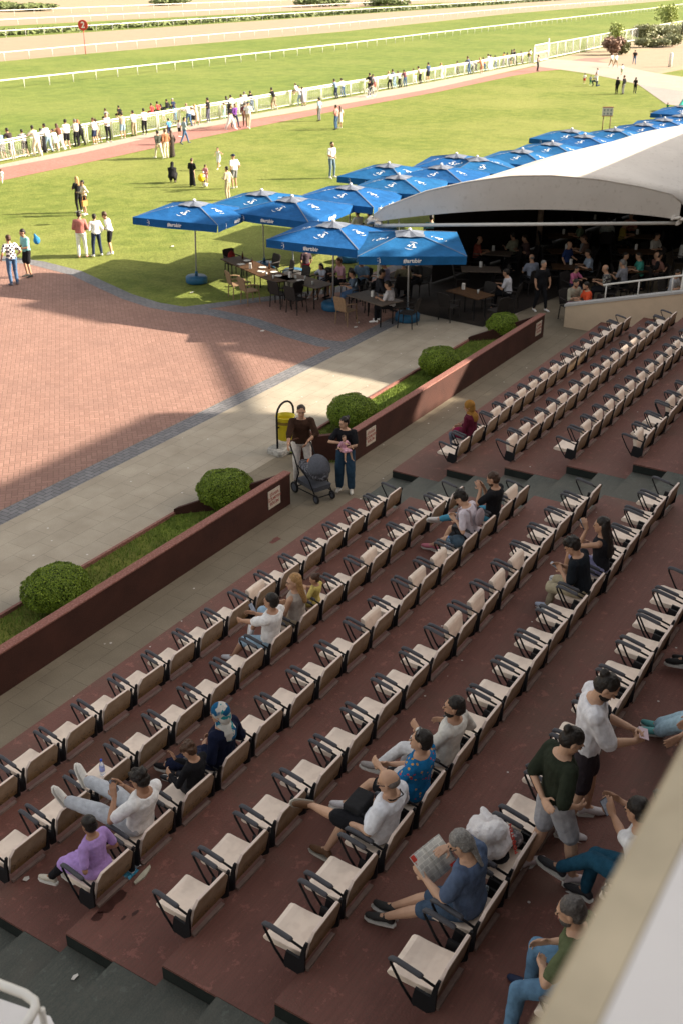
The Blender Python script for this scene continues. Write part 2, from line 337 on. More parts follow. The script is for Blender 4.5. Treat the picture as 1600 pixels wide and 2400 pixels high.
# ------------------------------------------------------------------ grass tufts in the planters (one uncountable thing)
random.seed(3)
BL = plain('grass_blade', (.13,.19,.03), .8, .35, sc=3, bst=0)
b = MB()
for k in range(15000):
    x = random.uniform(-9.5, 0) if k % 2 else random.uniform(2.2, 12.8)
    y = random.uniform(1.56, 2.95); a = random.uniform(0, PI); hh = random.uniform(.03,.085); dx, dy = math.cos(a)*.012, math.sin(a)*.012
    lx, ly = random.uniform(-.03,.03), random.uniform(-.03,.03)
    if (x < 1 and x > .1-(y-1.38)*1.05) : continue
    b.add([(x-dx,y-dy,.03),(x+dx,y+dy,.03),(x+lx,y+ly,.03+hh)], [(0,1,2)])
b.build('planter_tufts', BL, kind='stuff')
# ------------------------------------------------------------------ clipped round bushes
def leafmat(name, c1, c2):
    m, t, p = new(name); g = geo(t); n = noi(t, 30, g, 2)
    t.links.new(mixc(t, ramp(t, n, .35, .65), c1, c2), p.inputs['Base Color']); p.inputs['Roughness'].default_value = .55
    p.inputs['Specular IOR Level'].default_value = .3; return m
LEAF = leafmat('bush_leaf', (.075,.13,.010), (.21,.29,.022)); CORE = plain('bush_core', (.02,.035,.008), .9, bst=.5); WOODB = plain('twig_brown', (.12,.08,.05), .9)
def bush(x, y, rx, ry, rz, n, label, name='round_bush', lm=LEAF, grp='clipped round bushes in the planters', z0=.0, size=.0185, rag=.03):
    o = empty(name, (x,y,z0), label=label, cat='bush', group=grp)
    MB().tube([(0,0,-.02),(0,0,rz*.6)], [.05,.04], 7).build('stem', WOODB, o)
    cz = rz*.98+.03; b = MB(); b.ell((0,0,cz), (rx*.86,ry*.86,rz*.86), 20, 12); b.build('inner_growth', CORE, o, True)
    random.seed(int(x*100)); b = MB()
    for k in range(n):
        u = random.uniform(-1,1); a = random.uniform(0,2*PI); q = V((math.cos(a)*math.sqrt(1-u*u), math.sin(a)*math.sqrt(1-u*u), u))
        lump = 1+.15*noise.noise(q*1.9+V((x,y,0)))+.05*noise.noise(q*6+V((y,x,0)))
        rr = (1-abs(random.gauss(0,.05)))*lump+random.uniform(0,rag)*.5
        c = V((q.x*rx*rr, q.y*ry*rr, cz+q.z*rz*rr))
        if c.z < .04: continue
        nn = (q+V((random.gauss(0,.6),random.gauss(0,.6),random.gauss(0,.6)))).normalized(); a1 = nn.orthogonal().normalized(); a2 = nn.cross(a1)
        th = random.uniform(0,PI); e1 = a1*math.cos(th)+a2*math.sin(th); e2 = nn.cross(e1); s = size*random.uniform(.6,1.3)
        b.add([c-e1*s, c+e2*s*.5, c+e1*s, c-e2*s*.5], [(0,1,2,3)])
    b.build('foliage', lm, o); return o
bl = [((118,1416),.60,'leftmost, widest round bush, nearest the camera in the planter'), ((522,1182),.60,'second round bush, by the end of the nearer brown wall'),
      ((823,1000),.64,'round bush behind the family with the pushchair'), ((1028,878),.60,'brightly sunlit round bush by the sunny stretch of wall'), ((1170,785),.53,'farthest round bush in shade near the café tables')]
for (q, r, lb) in bl:
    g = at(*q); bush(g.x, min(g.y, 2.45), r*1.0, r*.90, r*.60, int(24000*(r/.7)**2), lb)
# ------------------------------------------------------------------ stadium chairs
SEATM = plain('seat_plastic', (.80,.67,.565), .6, .08, sc=4, bst=.12, c2=(.50,.38,.31), sc2=7, amt2=.22)
def mat_back():
    m, t, p = new('backrest_plastic'); c = N(t, 'ShaderNodeTexCoord'); s = N(t, 'ShaderNodeSeparateXYZ'); t.links.new(c.outputs['Object'], s.inputs[0])
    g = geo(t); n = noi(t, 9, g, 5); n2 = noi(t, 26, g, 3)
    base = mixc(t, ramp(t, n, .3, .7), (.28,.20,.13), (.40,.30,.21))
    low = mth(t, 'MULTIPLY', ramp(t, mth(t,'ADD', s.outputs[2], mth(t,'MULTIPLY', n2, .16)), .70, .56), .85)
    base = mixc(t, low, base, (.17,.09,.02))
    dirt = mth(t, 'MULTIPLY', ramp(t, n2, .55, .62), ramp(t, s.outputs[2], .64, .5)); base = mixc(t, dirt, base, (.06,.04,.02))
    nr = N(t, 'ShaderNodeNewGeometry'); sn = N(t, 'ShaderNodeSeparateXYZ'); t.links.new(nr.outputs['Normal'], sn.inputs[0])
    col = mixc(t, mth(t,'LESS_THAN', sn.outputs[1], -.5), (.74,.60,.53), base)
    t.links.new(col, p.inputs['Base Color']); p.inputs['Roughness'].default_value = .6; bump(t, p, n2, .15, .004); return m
BACKM = mat_back()
BLK = plain('black_steel', (.010,.010,.012), .6, .2, bst=.1, spec=.2); PAD = plain('armrest_pad', (.065,.066,.078), .6, .2, sc=10, bst=.2, spec=.4)
def chair_meshes():
    me = {}
    T = Matrix.Rotation(R(-12), 4, 'X')
    # backrest: chamfered top corners, board tilted back
    W = .50; prof = [(-W,.0),(0,.0),(0,.26),(-.055,.345),(-W+.055,.345),(-W,.26)]
    b = MB(); TT = Matrix.Translation((0,.085,.452))@Matrix.Rotation(R(12),4,'X')@Matrix(((1,0,0,0),(0,0,-1,0),(0,1,0,0),(0,0,0,1)))
    b.prism(prof, -.0, .034, T=TT); b.prism([(-W,.345-.0),(0,.345),(0,.3452),(-W,.3452)],0,.0001,T=TT) if 0 else None
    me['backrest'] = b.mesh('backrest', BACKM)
    def pan(T):
        b = MB(); n = 9; rings = []
        prof = [(.09,0,.055),(.25,-.008,.065),(.38,-.004,.07),(.45,.004,.075),(.49,-.006,.065),(.515,-.04,.02)]
        vs = []
        for y, z, th in prof:
            rings.append([T@V((-.465+.425*i/8, y, .50+z-.012*math.sin(PI*i/8))) for i in range(9)]+[T@V((-.465+.425*i/8, y-.01, .50+z-th)) for i in range(8,-1,-1)])
        b.ring(rings); return b
    me['seat'] = pan(Matrix.Identity(4)).mesh('seat', SEATM, False)
    P0 = Matrix.Translation((0,.12,.48)); P1 = Matrix.Translation((0,.155,.365)); me['seat_up'] = pan(P1@Matrix.Rotation(R(80),4,'X')@P0.inverted()).mesh('seat_folded', SEATM, False)
    for k, x in (('l',-.545),('r',.02)):
        b = MB(); b.tube([(x,.045,.66),(x,.20,.70),(x,.40,.735),(x,.435,.725),(x,.435,.69),(x,.33,.50),(x,.215,.345)], .0115, 8); me['arm'+k] = b.mesh('armrest', BLK, True)
        b = MB(); b.tube([(x,.15,.698),(x,.17,.703),(x,.38,.745),(x,.425,.742),(x,.448,.722)], [.018,.024,.024,.024,.015], 10); me['pad'+k] = b.mesh('pad', PAD, True)
        b = MB(); TX = Matrix(((0,0,1,0),(1,0,0,0),(0,1,0,0),(0,0,0,1)))
        b.prism([(.235,.36),(.10,.337),(.03,.40),(.02,.63),(-.005,.74),(.02,.745),(.055,.64),(.075,.53),(.21,.55),(.235,.42)], x-.012, x+.012, T=TX)
        me['brk'+k] = b.mesh('bracket', BLK)
    b = MB(); b.tube([(-.545,.13,.42),(.02,.13,.42)], .02, 8); me['beam'] = b.mesh('beam', BLK)
    b = MB(); b.box((-.49,.03,.336),(-.04,.072,.362)); me['ledge'] = b.mesh('ledge', PALE)
    return me
CH = chair_meshes()
def make_chair(folded):
    o = empty('stadium_seat', (0,0,0))
    def add(n, k, p=o):
        c = bpy.data.objects.new(n, CH[k]); COL.objects.link(c); c.parent = p; return c
    bk = add('backrest', 'backrest'); bevel(bk, .006, 2); s = add('seat', 'seat_up' if folded else 'seat'); bevel(s, .008, 2)
    for k in 'lr':
        a = add('armrest', 'arm'+k); add('pad', 'pad'+k, a); add('bracket', 'brk'+k)
    add('beam', 'beam'); add('ledge', 'ledge'); return o
PROTO = {0: make_chair(False), 1: make_chair(True)}; USED = {0: 0, 1: 0}
ORD = 'first second third fourth fifth sixth seventh eighth ninth tenth eleventh twelfth thirteenth fourteenth fifteenth sixteenth'.split()
FOLD = {('n',2):(4,), ('n',3):(0,4,5,7), ('n',4):(4,5,6,7), ('n',1):(6,), ('f',1):(3,4,5,6,7,8), ('f',2):tuple(range(0,14)), ('f',3):(1,2,3,4,5,6,7,8,9,10), ('f',4):(0,3,4,5,6), ('f',5):(2,3)}
def seatpos(blk, r, i): return V(((-i if blk == 'n' else i)*.672+(0 if blk == 'n' else 2.878), -r*D, r*H))
CHAIRS = {}
def place_chair(blk, r, i):
    f = 1 if i in FOLD.get((blk, r), ()) else 0
    o = PROTO[f] if not USED[f] else copy_tree(PROTO[f]); USED[f] = 1
    o.location = seatpos(blk, r, i)+V((random.uniform(-.005,.005),random.uniform(-.006,.006),0)); o.rotation_euler = (R(random.uniform(-.8,.8)),0,R(random.uniform(-1.3,1.3)))
    b_ = 'nearer' if blk == 'n' else 'farther'
    o['label'] = f"{'folded-up' if f else 'open'} beige seat, {ORD[i]} from the middle steps, {ORD[r-1]} row of {b_} block"
    o['category'] = 'seat'; o['group'] = f'beige seats in rows of the {b_} block'; return o
for r in range(1, 7):
    for i in range(16):
        if r == 6 and i < 5: continue
        place_chair('n', r, i)
for i in (12,13,14,15): place_chair('n', 7, i)
for r in range(1, 6):
    for i in range(16):
        if (r == 3 and i > 12) or (r == 4 and i > 7) or (r == 5 and i > 1): continue
        place_chair('f', r, i)
# ------------------------------------------------------------------ umbrellas
def mat_canopy(name, c):
    m, t, p = new(name); g = geo(t); col = mixc(t, ramp(t, noi(t, 3, g, 4), .3, .7), tuple(x*.85 for x in c), tuple(x*1.15 for x in c))
    t.links.new(col, p.inputs['Base Color']); p.inputs['Roughness'].default_value = .85; p.inputs['Specular IOR Level'].default_value = .08
    p.inputs['Sheen Weight'].default_value = .0
    bump(t, p, noi(t, 2.2, g, 4, .6), .6, .05); return m
BLUE = mat_canopy('canopy_blue', (.012,.085,.25)); BLUE2 = mat_canopy('canopy_blue_faded', (.014,.098,.25)); GREYC = mat_canopy('vent_grey', (.15,.17,.22))
WHT = plain('white_paint', (.72,.70,.66), .5, .06, sc=8, bst=.1); WTX = plain('print_white', (.8,.8,.8), .7, .03, bst=0); ALU = plain('pole_silver', (.45,.45,.46), .4, .1, bst=0, metal=.5)
WTB = plain('base_blue', (.02,.10,.20), .5, .2, sc=5)
def ringtxt(b, cx, cy, r, a0, a1, th, T):
    n = 10
    for k in range(n):
        q0 = a0+(a1-a0)*k/n; q1 = a0+(a1-a0)*(k+1)/n; t0 = th*(.25+math.sin(PI*(k)/n)); t1 = th*(.25+math.sin(PI*(k+1)/n))
        b.add([T@V((cx+(r-t0)*math.cos(q0),cy+(r-t0)*math.sin(q0),0)),T@V((cx+(r+t0)*math.cos(q0),cy+(r+t0)*math.sin(q0),0)),T@V((cx+(r+t1)*math.cos(q1),cy+(r+t1)*math.sin(q1),0)),T@V((cx+(r-t1)*math.cos(q1),cy+(r-t1)*math.sin(q1),0))],[(0,1,2,3)])
def umbrella_meshes(blue, key, lod):
    S = 1.55; zt = 2.72; ze = 2.35; zb = 2.11; out = {}
    b = MB(); n = 8
    for k in range(4):
        Rk = Matrix.Rotation(PI/2*k, 4, 'Z')
        # face: eave along +Y side from (-S,S) to (S,S), apex above
        for a in range(n):
            for c in range(n):
                def P(u, v):
                    w_ = S*v*(2*u-1); y = S*v; z = zt-(zt-ze)*v**1.12 - .045*math.sin(PI*v)*math.sin(PI*u)
                    return Rk@V((w_, y, z))
                u0, u1, v0, v1 = a/n, (a+1)/n, c/n, (c+1)/n
                b.add([P(u0,v0),P(u0,v1),P(u1,v1),P(u1,v0)], [(0,1,2,3)])
        for a in range(n):
            u0, u1 = a/n, (a+1)/n
            wv = lambda u: .012*math.sin(u*9+k)
            b.add([Rk@V((S*(2*u0-1)*.995,S+.0,ze)),Rk@V((S*(2*u0-1)*.985,S+.015+wv(u0),zb+.012*math.sin(u0*7+k))),Rk@V((S*(2*u1-1)*.985,S+.015+wv(u1),zb+.012*math.sin(u1*7+k))),Rk@V((S*(2*u1-1)*.995,S+.0,ze))],[(0,1,2,3)])
    out['canopy'] = b.mesh('canopy', blue, True)
    b = MB()
    for k in range(4):
        Rk = Matrix.Rotation(PI/2*k, 4, 'Z'); s2 = .42
        b.add([Rk@V((0,0,zt+.045)),Rk@V((-s2,s2,zt-.075)),Rk@V((-s2*.5,s2*1.03,zt-.055)),Rk@V((0,s2*.98,zt-.085)),Rk@V((s2*.5,s2*1.03,zt-.055)),Rk@V((s2,s2,zt-.075))],[(0,1,2),(0,2,3),(0,3,4),(0,4,5)])
        # grey seams down the corners
        d = V((1,1,0)).normalized(); q = V((1,-1,0)).normalized()*.016
        A = V((s2,s2,zt-.07)); B = V((S,S,ze+.012))
        b.add([Rk@(A-q),Rk@(B-q),Rk@(B+q),Rk@(A+q)],[(0,1,2,3)])
    out['vent'] = b.mesh('vent', GREYC, False)
    b = MB(); b.ell((0,0,zt+.06),(.06,.06,.045),10,6); out['finial'] = b.mesh('finial', WTX, True)
    b = MB(); b.tube([(0,0,.1),(0,0,zt)], .028, 10); out['pole'] = b.mesh('pole', ALU, True)
    b = MB(); b.tube([(0,0,0),(0,0,.03),(0,0,.2),(0,0,.25)], [.34,.38,.38,.33], 20); b.tube([(0,0,.25),(0,0,.4)], .05, 10); out['base'] = b.mesh('base', WTB, True)
    b = MB()
    for k in range(8):
        a = PI/4*k; L = S*(1.38 if k % 2 else .97); b.tube([(0,0,zt-.06),(math.cos(a)*L,math.sin(a)*L,ze-.02)], .012, 5)
    out['ribs'] = b.mesh('ribs', BLK)
    # printed emblem: a "+1" between two arcs, on each face
    b = MB(); sl = (zt-ze)/S
    for k in range(4):
        T = Matrix.Rotation(PI/2*k,4,'Z')@Matrix.Translation((0,S*.56,zt-(zt-ze)*.56**1.12-.028))@Matrix.Scale(.85,4)@Matrix.Rotation(PI,4,'Z')@Matrix.Rotation(-math.atan(sl)*-1,4,'X')
        ringtxt(b, 0, 0, .27, R(35), R(100), .010, T); ringtxt(b, 0, 0, .27, R(215), R(280), .010, T)
        for q in ([(.02,-.14),(.16,-.14),(.16,-.10),(.115,-.10),(.115,.15),(.07,.15),(.0,.09),(.03,.06),(.065,.09),(.065,-.10),(.02,-.10)], [(-.14,-.015),(-.085,-.015),(-.085,-.07),(-.05,-.07),(-.05,-.015),(.0,-.015),(.0,.02),(-.05,.02),(-.05,.075),(-.085,.075),(-.085,.02),(-.14,.02)]):
            b.add([T@V((x,y,.0)) for x, y in q], [tuple(range(len(q)))])
        T2 = Matrix.Rotation(PI/2*k,4,'Z')@Matrix.Translation((.95,S+.036,(ze+zb)/2))@Matrix(((-1,0,0,0),(0,0,1,0),(0,1,0,0),(0,0,0,1)))
        ringtxt(b, 0, 0, .085, R(60), R(130), .004, T2); ringtxt(b, 0, 0, .085, R(240), R(300), .004, T2)
        for q in ([(.01,-.045),(.05,-.045),(.05,-.03),(.037,-.03),(.037,.05),(.02,.05),(.0,.03),(.02,.03),(.02,-.03),(.01,-.03)], [(-.05,-.005),(-.01,-.005),(-.01,.01),(-.05,.01)]):
            b.add([T2@V((x,y,0)) for x, y in q], [tuple(range(len(q)))])
    out['emblem'] = b.mesh('emblem', WTX)
    if lod:
        cu = bpy.data.curves.new('t','FONT'); cu.body = '#artıbir'; cu.size = .165; cu.align_x = 'CENTER'; cu.align_y = 'CENTER'; cu.offset = .004; cu.resolution_u = 2
        to = bpy.data.objects.new('t',cu); base = bpy.data.meshes.new_from_object(to); bpy.data.objects.remove(to)
        b = MB()
        for k in range(4):
            T2 = Matrix.Rotation(PI/2*k,4,'Z')@Matrix.Translation((-.0,S+.036,(ze+zb)/2))@Matrix(((-1,0,0,0),(0,0,1,0),(0,1,0,0),(0,0,0,1)))
            b.add([T2@v.co for v in base.vertices], [tuple(p.vertices) for p in base.polygons])
        out['lettering'] = b.mesh('lettering', WTX)
    return out
UM = {0: umbrella_meshes(BLUE, 'a', True), 1: umbrella_meshes(BLUE2, 'b', True)}
def umbrella(q, rot, v, label, z=2.76, pole_dark=False):
    g = at(*q, z); o = empty('patio_umbrella', (g.x, g.y, 0), R(rot), label=label, cat='umbrella', group='blue café umbrellas')
    for n in ('canopy','vent','finial','pole','base','ribs','emblem','lettering'):
        c = bpy.data.objects.new(n, UM[v][n]); COL.objects.link(c); c.parent = o if n not in ('vent','finial','emblem','lettering') else o.children[0] if o.children else o
    return o
US = [((450,470),14,0,'leftmost blue umbrella, alone at the left edge above the cluttered long table'),
 ((615,446),9,1,'blue umbrella half hidden behind the front pair, second from the left'),
 ((684,459),3,0,'blue umbrella with a white pole over the small table with the drinks'),
 ((780,518),7,0,'vivid blue umbrella overlapping the nearest one, over the seated diners'),
 ((960,538),32,1,'nearest blue umbrella, shaded, with a wavy hem, beside the tent pole'),
 ((816,432),8,0,'blue umbrella touching the left end of the white tent'),
 ((912,381),2,1,'teal blue umbrella standing furthest out on the lawn near the polo shirt man'),
 ((937.6,408),8,1,'blue umbrella just above the tent edge, behind the one touching the tent'),
 ((1033,385.5),5,0,'deep blue umbrella, second along the tent roof'), ((1069,359),12,0,'blue umbrella with a person\'s head beside it'),
 ((1118,366),40,1,'turned blue umbrella with its tip folded toward the tent'), ((1220,348),5,1,'blue umbrella in the middle of the long row'),
 ((1290.6,331),7,1,'greenish blue umbrella below the isolated teal one'), ((1336.5,301),3,1,'isolated teal umbrella jutting into the lawn, far row'),
 ((1370,314),7,0,'deep blue umbrella between the teal one and the sign'), ((1442,299),5,1,'blue umbrella right below the information board'),
 ((1510,286),8,0,'blue umbrella right of the information board'), ((1554.7,275),10,0,'small blue umbrella next to last at the far right'),
 ((1597,266),6,0,'blue umbrella cut by the right frame edge'), ((1606,244),4,0,'farthest blue umbrella, below the green slide')]
random.seed(2)
for q, rot, v, lb in US:
    u_ = umbrella(q, rot, v, lb); u_.rotation_euler = (R(random.uniform(-1.3,1.3)), R(random.uniform(-1.3,1.3)), R(rot)); sc_ = random.uniform(.975,1.02); u_.scale = (sc_,sc_,1)
# ------------------------------------------------------------------ white membrane tent
def mat_tent():
    m, t, p = new('tent_membrane'); g = geo(t); c = mixc(t, ramp(t, noi(t, .8, g, 5), .3, .7), (.58,.53,.48), (.66,.61,.555))
    c = mixc(t, mth(t,'MULTIPLY', ramp(t, noi(t, 7, g, 5), .58, .7), .35), c, (.36,.31,.25))
    t.links.new(c, p.inputs['Base Color']); p.inputs['Roughness'].default_value = .55
    bump(t, p, noi(t, .9, g, 3), .25, .12); return m
TENT = mat_tent()
L = at(876,528,2.5); Rr = at(1590,522,2.5); tv = (Rr-L).normalized(); TL = (Rr-L).length; ax = V((.9915,-.13,0))
tent = empty('canopy_tent', (L.x,L.y,0), label='long white arched membrane tent over the crowded café tables', cat='tent')
def arch(s):
    pts = [(-.02,2.62),(.02,3.0),(.168,3.53),(.305,3.81),(.44,3.97),(.565,3.98),(.72,3.85),(.86,3.62),(.98,3.35),(1.02,2.9)]
    for k in range(len(pts)-1):
        if pts[k][0] <= s <= pts[k+1][0]:
            f = (s-pts[k][0])/(pts[k+1][0]-pts[k][0]); return pts[k][1]+(pts[k+1][1]-pts[k][1])*f
    return pts[-1][1]
def sm(s):  # smoothed
    return sum(arch(min(1.02,max(-.02,s+d))) for d in (-.012,-.006,0,.006,.012))/5
def low(s): return 2.60+.36*math.sin(PI*min(1,max(0,s)))**.8
b = MB(); ns, nw = 40, 46; WL = 46.0; base0 = V((L.x,L.y,0))
for j in range(nw+1):
    for i in range(ns+1):
        s = -.02+1.04*i/ns; w_ = WL*(j/nw)
        sag = -.10*abs(math.sin(PI*w_/6.0))*math.sin(PI*s); grow = .35*min(1, w_/8)*math.sin(PI*min(1,max(0,s)))
        q = tv*TL*s+ax*w_; b.v.append(V((q.x,q.y,sm(s)+sag+grow)))
for j in range(nw):
    for i in range(ns):
        a = j*(ns+1)+i; b.f.append((a,a+1,a+ns+2,a+ns+1)); b.mi.append(0)
mo = b.build('roof_membrane', TENT, tent, True); sd = mo.modifiers.new('t','SOLIDIFY'); sd.thickness = .02
b = MB()
for i in range(ns+1):
    s = -.0+1.0*i/ns; q = tv*TL*s; nrm = ax*-.03
    b.v += [V((q.x+nrm.x,q.y+nrm.y,sm(s)+.0)), V((q.x+nrm.x*1.2,q.y+nrm.y*1.2,(sm(s)*.42+low(s)*.58))), V((q.x+nrm.x,q.y+nrm.y,low(s)))]
for i in range(ns):
    a = i*3; b.f += [(a,a+3,a+4,a+1),(a+1,a+4,a+5,a+2)]; b.mi += [0,0]
mo = b.build('front_valance', TENT, tent, False); sd = mo.modifiers.new('t','SOLIDIFY'); sd.thickness = .015
b = MB(); b.tube([V((0,0,2.5))-tv*.0, V((tv.x*TL,tv.y*TL,2.5))], .055, 12); b.build('tie_beam', WHT, tent, True)
b = MB(); b.tube([V((tv.x*TL*k/30,tv.y*TL*k/30,sm(k/30)+.015))-ax*.03 for k in range(31)], .03, 6); b.build('arch_seam', TENT, tent, True)
# canvas lashings at both beam ends
for e_ in (0, 1):
    b = MB(); q = V((tv.x*TL*e_, tv.y*TL*e_, 2.58)); random.seed(e_)
    for k in range(9): b.ell(q+V((random.uniform(-.18,.18),random.uniform(-.18,.18),random.uniform(-.08,.12))), (.16,.12,.05), 8, 5, T=Matrix.Rotation(random.uniform(-1,1),3,'X'))
    b.build('lashing', TENT, tent, True)
BRP = plain('post_brown', (.42,.31,.23), .7)
for s, w_, m_, r_, h in ((.0,.3,WHT,.07,3.0),(.05,9.5,BRP,.11,3.2),(1.0,9.5,WHT,.07,3.1),(.02,19,WHT,.09,3.0),(1.0,19,WHT,.09,3.0),(.02,31,WHT,.09,3.0)):
    q = tv*TL*s+ax*w_; b = MB(); b.tube([(q.x,q.y,0),(q.x,q.y,h)], r_, 12); b.build('post', m_, tent, True)
# dark end wall and side curtains, added to block light and keep the café dim
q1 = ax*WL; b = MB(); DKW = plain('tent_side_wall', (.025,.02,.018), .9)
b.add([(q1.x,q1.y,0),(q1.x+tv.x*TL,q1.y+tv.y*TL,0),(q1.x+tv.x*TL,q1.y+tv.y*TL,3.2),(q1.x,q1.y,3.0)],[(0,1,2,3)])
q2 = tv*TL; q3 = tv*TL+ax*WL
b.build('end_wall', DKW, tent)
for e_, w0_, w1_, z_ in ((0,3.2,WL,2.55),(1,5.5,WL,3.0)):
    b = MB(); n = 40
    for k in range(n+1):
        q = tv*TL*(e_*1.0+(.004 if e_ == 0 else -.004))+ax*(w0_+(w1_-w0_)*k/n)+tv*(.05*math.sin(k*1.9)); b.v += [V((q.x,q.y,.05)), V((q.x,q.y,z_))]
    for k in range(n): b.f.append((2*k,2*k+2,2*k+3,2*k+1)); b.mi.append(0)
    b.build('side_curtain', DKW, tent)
# ------------------------------------------------------------------ tan side wall with handrail
TAN = plain('tan_render', (.58,.45,.32), .85, .08, sc=2, bst=.3, c2=(.3,.23,.17), sc2=70, amt2=.3)
CAP = plain('cap_grey', (.42,.41,.40), .7, .1)
o = empty('ramp_wall', (14.56,1.24,0), label='tan rendered wall rising beside the farther seats, with white handrail', cat='wall')
b = MB(); n = 10; T = Matrix(((0,0,1,0),(1,0,0,0),(0,1,0,0),(0,0,0,1)))
b.prism([(0,-.05),(-9.5,-.05),(-9.5,.62+9.5*.262),(0,.62)], 0, .22, T=T); b.build('wall_body', TAN, o)
b = MB(); b.prism([(.03,.622),(-9.5,.622+9.53*.262),(-9.5,.69+9.53*.262),(.03,.69)], -.03, .25, T=T); b.build('coping', CAP, o)
b = MB(); hr = lambda y: .69-y*.262
b.tube([(.11,-1.05,hr(-1.05)+.44),(.11,-9,hr(-9)+.44)], .028, 8); b.build('handrail', WHT, o, True)
for k in range(9):
    y = -1.15-.95*k; b = MB(); b.tube([(.11,y,hr(y)),(.11,y,hr(y)+.43)], .02, 8); b.build('baluster', WHT, o, True)
# white post by the wall
b = MB(); g = at(1588,697,0); po = MB().tube([(0,0,0),(0,0,3.4)], .045, 10).build('tent_post', WHT, None, True, label='white steel post behind the handrail at the right edge', cat='post')
po.location = (14.95,-2.02,0)
# ------------------------------------------------------------------ rails and fences by the track
def interp(pts, step):
    pts = [V((p[0],p[1],0)) for p in pts]; out = []; acc = 0; k = 0; d0 = 0
    seg = [(pts[i+1]-pts[i]).length for i in range(len(pts)-1)]; tot = sum(seg); s = 0
    while s <= tot:
        q = s; i = 0
        while i < len(seg)-1 and q > seg[i]: q -= seg[i]; i += 1
        out.append(pts[i].lerp(pts[i+1], min(1, q/seg[i]))); s += step
    return out
def running_rail(pts, step, h, label, r=.045, grp='white running rails of the race track', arm=.0):
    P = interp(pts, step)[:99]; g0 = P[0]; o = empty('running_rail', g0, label=label, cat='rail', group=grp)
    b = MB(); b.tube([p-g0+V((0,0,h)) for p in P], r, 6, sx=1.0); b.build('top_rail', WHT, o, True)
    me = MB().tube([(0,0,0),(0,0,h)], .028, 6).mesh('post', WHT, True)
    for p in P:
        c = bpy.data.objects.new('post', me); COL.objects.link(c); c.parent = o; c.location = p-g0
    return o
running_rail([(42,69.0),(57,69.9),(69,70.1),(118,72.7),(146,75.2),(195,78.5),(282,84.2),(360,92)], 3.15, .82, 'nearest white running rail crossing the green turf', .055)
running_rail([(66,95.2),(79,95.6),(94,97.2),(113,98.6),(151,101.4),(190,106.4),(265,113),(377,117.2),(480,121)], 4.3, .95, 'thin white rail between the turf and the sand track', .04)
running_rail([(108,131.5),(127,133),(146,134.5),(168,135.3),(244,139.5),(328,143),(520,150)], 4.4, 1.0, 'white rail in front of the green verge beyond the sand', .06)
running_rail([(128,161),(144,162),(192,162.6),(262,164.5),(420,172),(560,180)], 5.0, 1.1, 'white rail on the near side of the brown inner track', .065)
running_rail([(150,196),(171,197),(230,198.5),(322,202),(600,214)], 6.2, 1.2, 'farthest white rail at the top of the photo', .07)
# crowd fence: posts, top rail, wire mesh panels
FB = [(21,38.9),(27.2,39.3),(35.2,40.55),(47,41.0),(64.3,41.55),(75.1,41.75),(93.6,42.5),(111,43.3)]
P = interp(FB, 2.35); g0 = P[0]
fn = empty('crowd_fence', g0, label='white mesh fence with a thick top rail where spectators lean', cat='fence')
MB().tube([p-g0+V((0,0,1.12)) for p in P], .05, 8).build('top_rail', WHT, fn, True)
MESHM = plain('mesh_wire', (.70,.68,.62), .6, .05, bst=0)
for k in range(len(P)-1):
    a = P[k]-g0; c = P[k+1]-g0; d = c-a; b = MB()
    for q in (.02,.09): b.tube([a+d*q+V((0,0,0)), a+d*q+V((0,0,1.05))], .03, 6)
    b.build('post', WHT, fn, True)
    b = MB(); b.tube([a+d*.11+V((0,0,.12)), c-d*.02+V((0,0,.12))], .022, 5); b.tube([a+d*.11+V((0,0,.98)), c-d*.02+V((0,0,.98))], .022, 5)
    nv = 12 if k < 16 else 8
    for i in range(nv):
        q = a+d*(.12+.86*i/(nv-1)); b.box((q.x-.003,q.y-.003,.12),(q.x+.003,q.y+.003,.98))
    for i in range(9): 
        z = .2+.085*i; b.tube([a+d*.12+V((0,0,z)), c-d*.02+V((0,0,z))], .003, 3)
    b.build('mesh_panel', MESHM, fn)
# gate and the taller fence beyond
ga, gb = at(1249,147), at(1282,139); o = empty('track_gate', ga, label='tall white barred gate between the crowd fence and the far fence', cat='gate')
d = gb-ga; b = MB()
for q, h in ((0,1.75),(1,2.35)): MB().tube([d*q, d*q+V((0,0,h))], .09, 8).build('gate_post', WHT, o, True)
for i in range(1,15): b.tube([d*(i/15)+V((0,0,.12)), d*(i/15)+V((0,0,1.85))], .028, 5)
for z in (.12,1.0,1.88): b.tube([V((0,0,z)), d+V((0,0,z))], .045, 6)
b.build('gate_leaf', WHT, o)
FB2 = [tuple(at(*q)[:2]) for q in ((1284,138),(1340,126),(1400,113),(1460,101),(1509,91.5),(1580,77),(1660,62))]
P = interp(FB2, 3.3); g0 = P[0]; fn2 = empty('track_fence', g0, label='white picket fence running from the gate to the far shrubs', cat='fence')
MB().tube([p-g0+V((0,0,1.75)) for p in P], .04, 6).build('top_rail', WHT, fn2, True); MB().tube([p-g0+V((0,0,.2)) for p in P], .05, 6).build('bottom_rail', WHT, fn2, True)
for k in range(min(60,len(P)-1)):
    a = P[k]-g0; d = P[k+1]-P[k]; MB().tube([a, a+V((0,0,1.75))], .07, 6).build('post', WHT, fn2, True)
    b = MB()
    for i in range(1,6): b.box(tuple(a+d*(i/6)+V((-.016,-.010,.2))), tuple(a+d*(i/6)+V((.016,.010,1.72))))
    b.build('pickets', WHT, fn2)
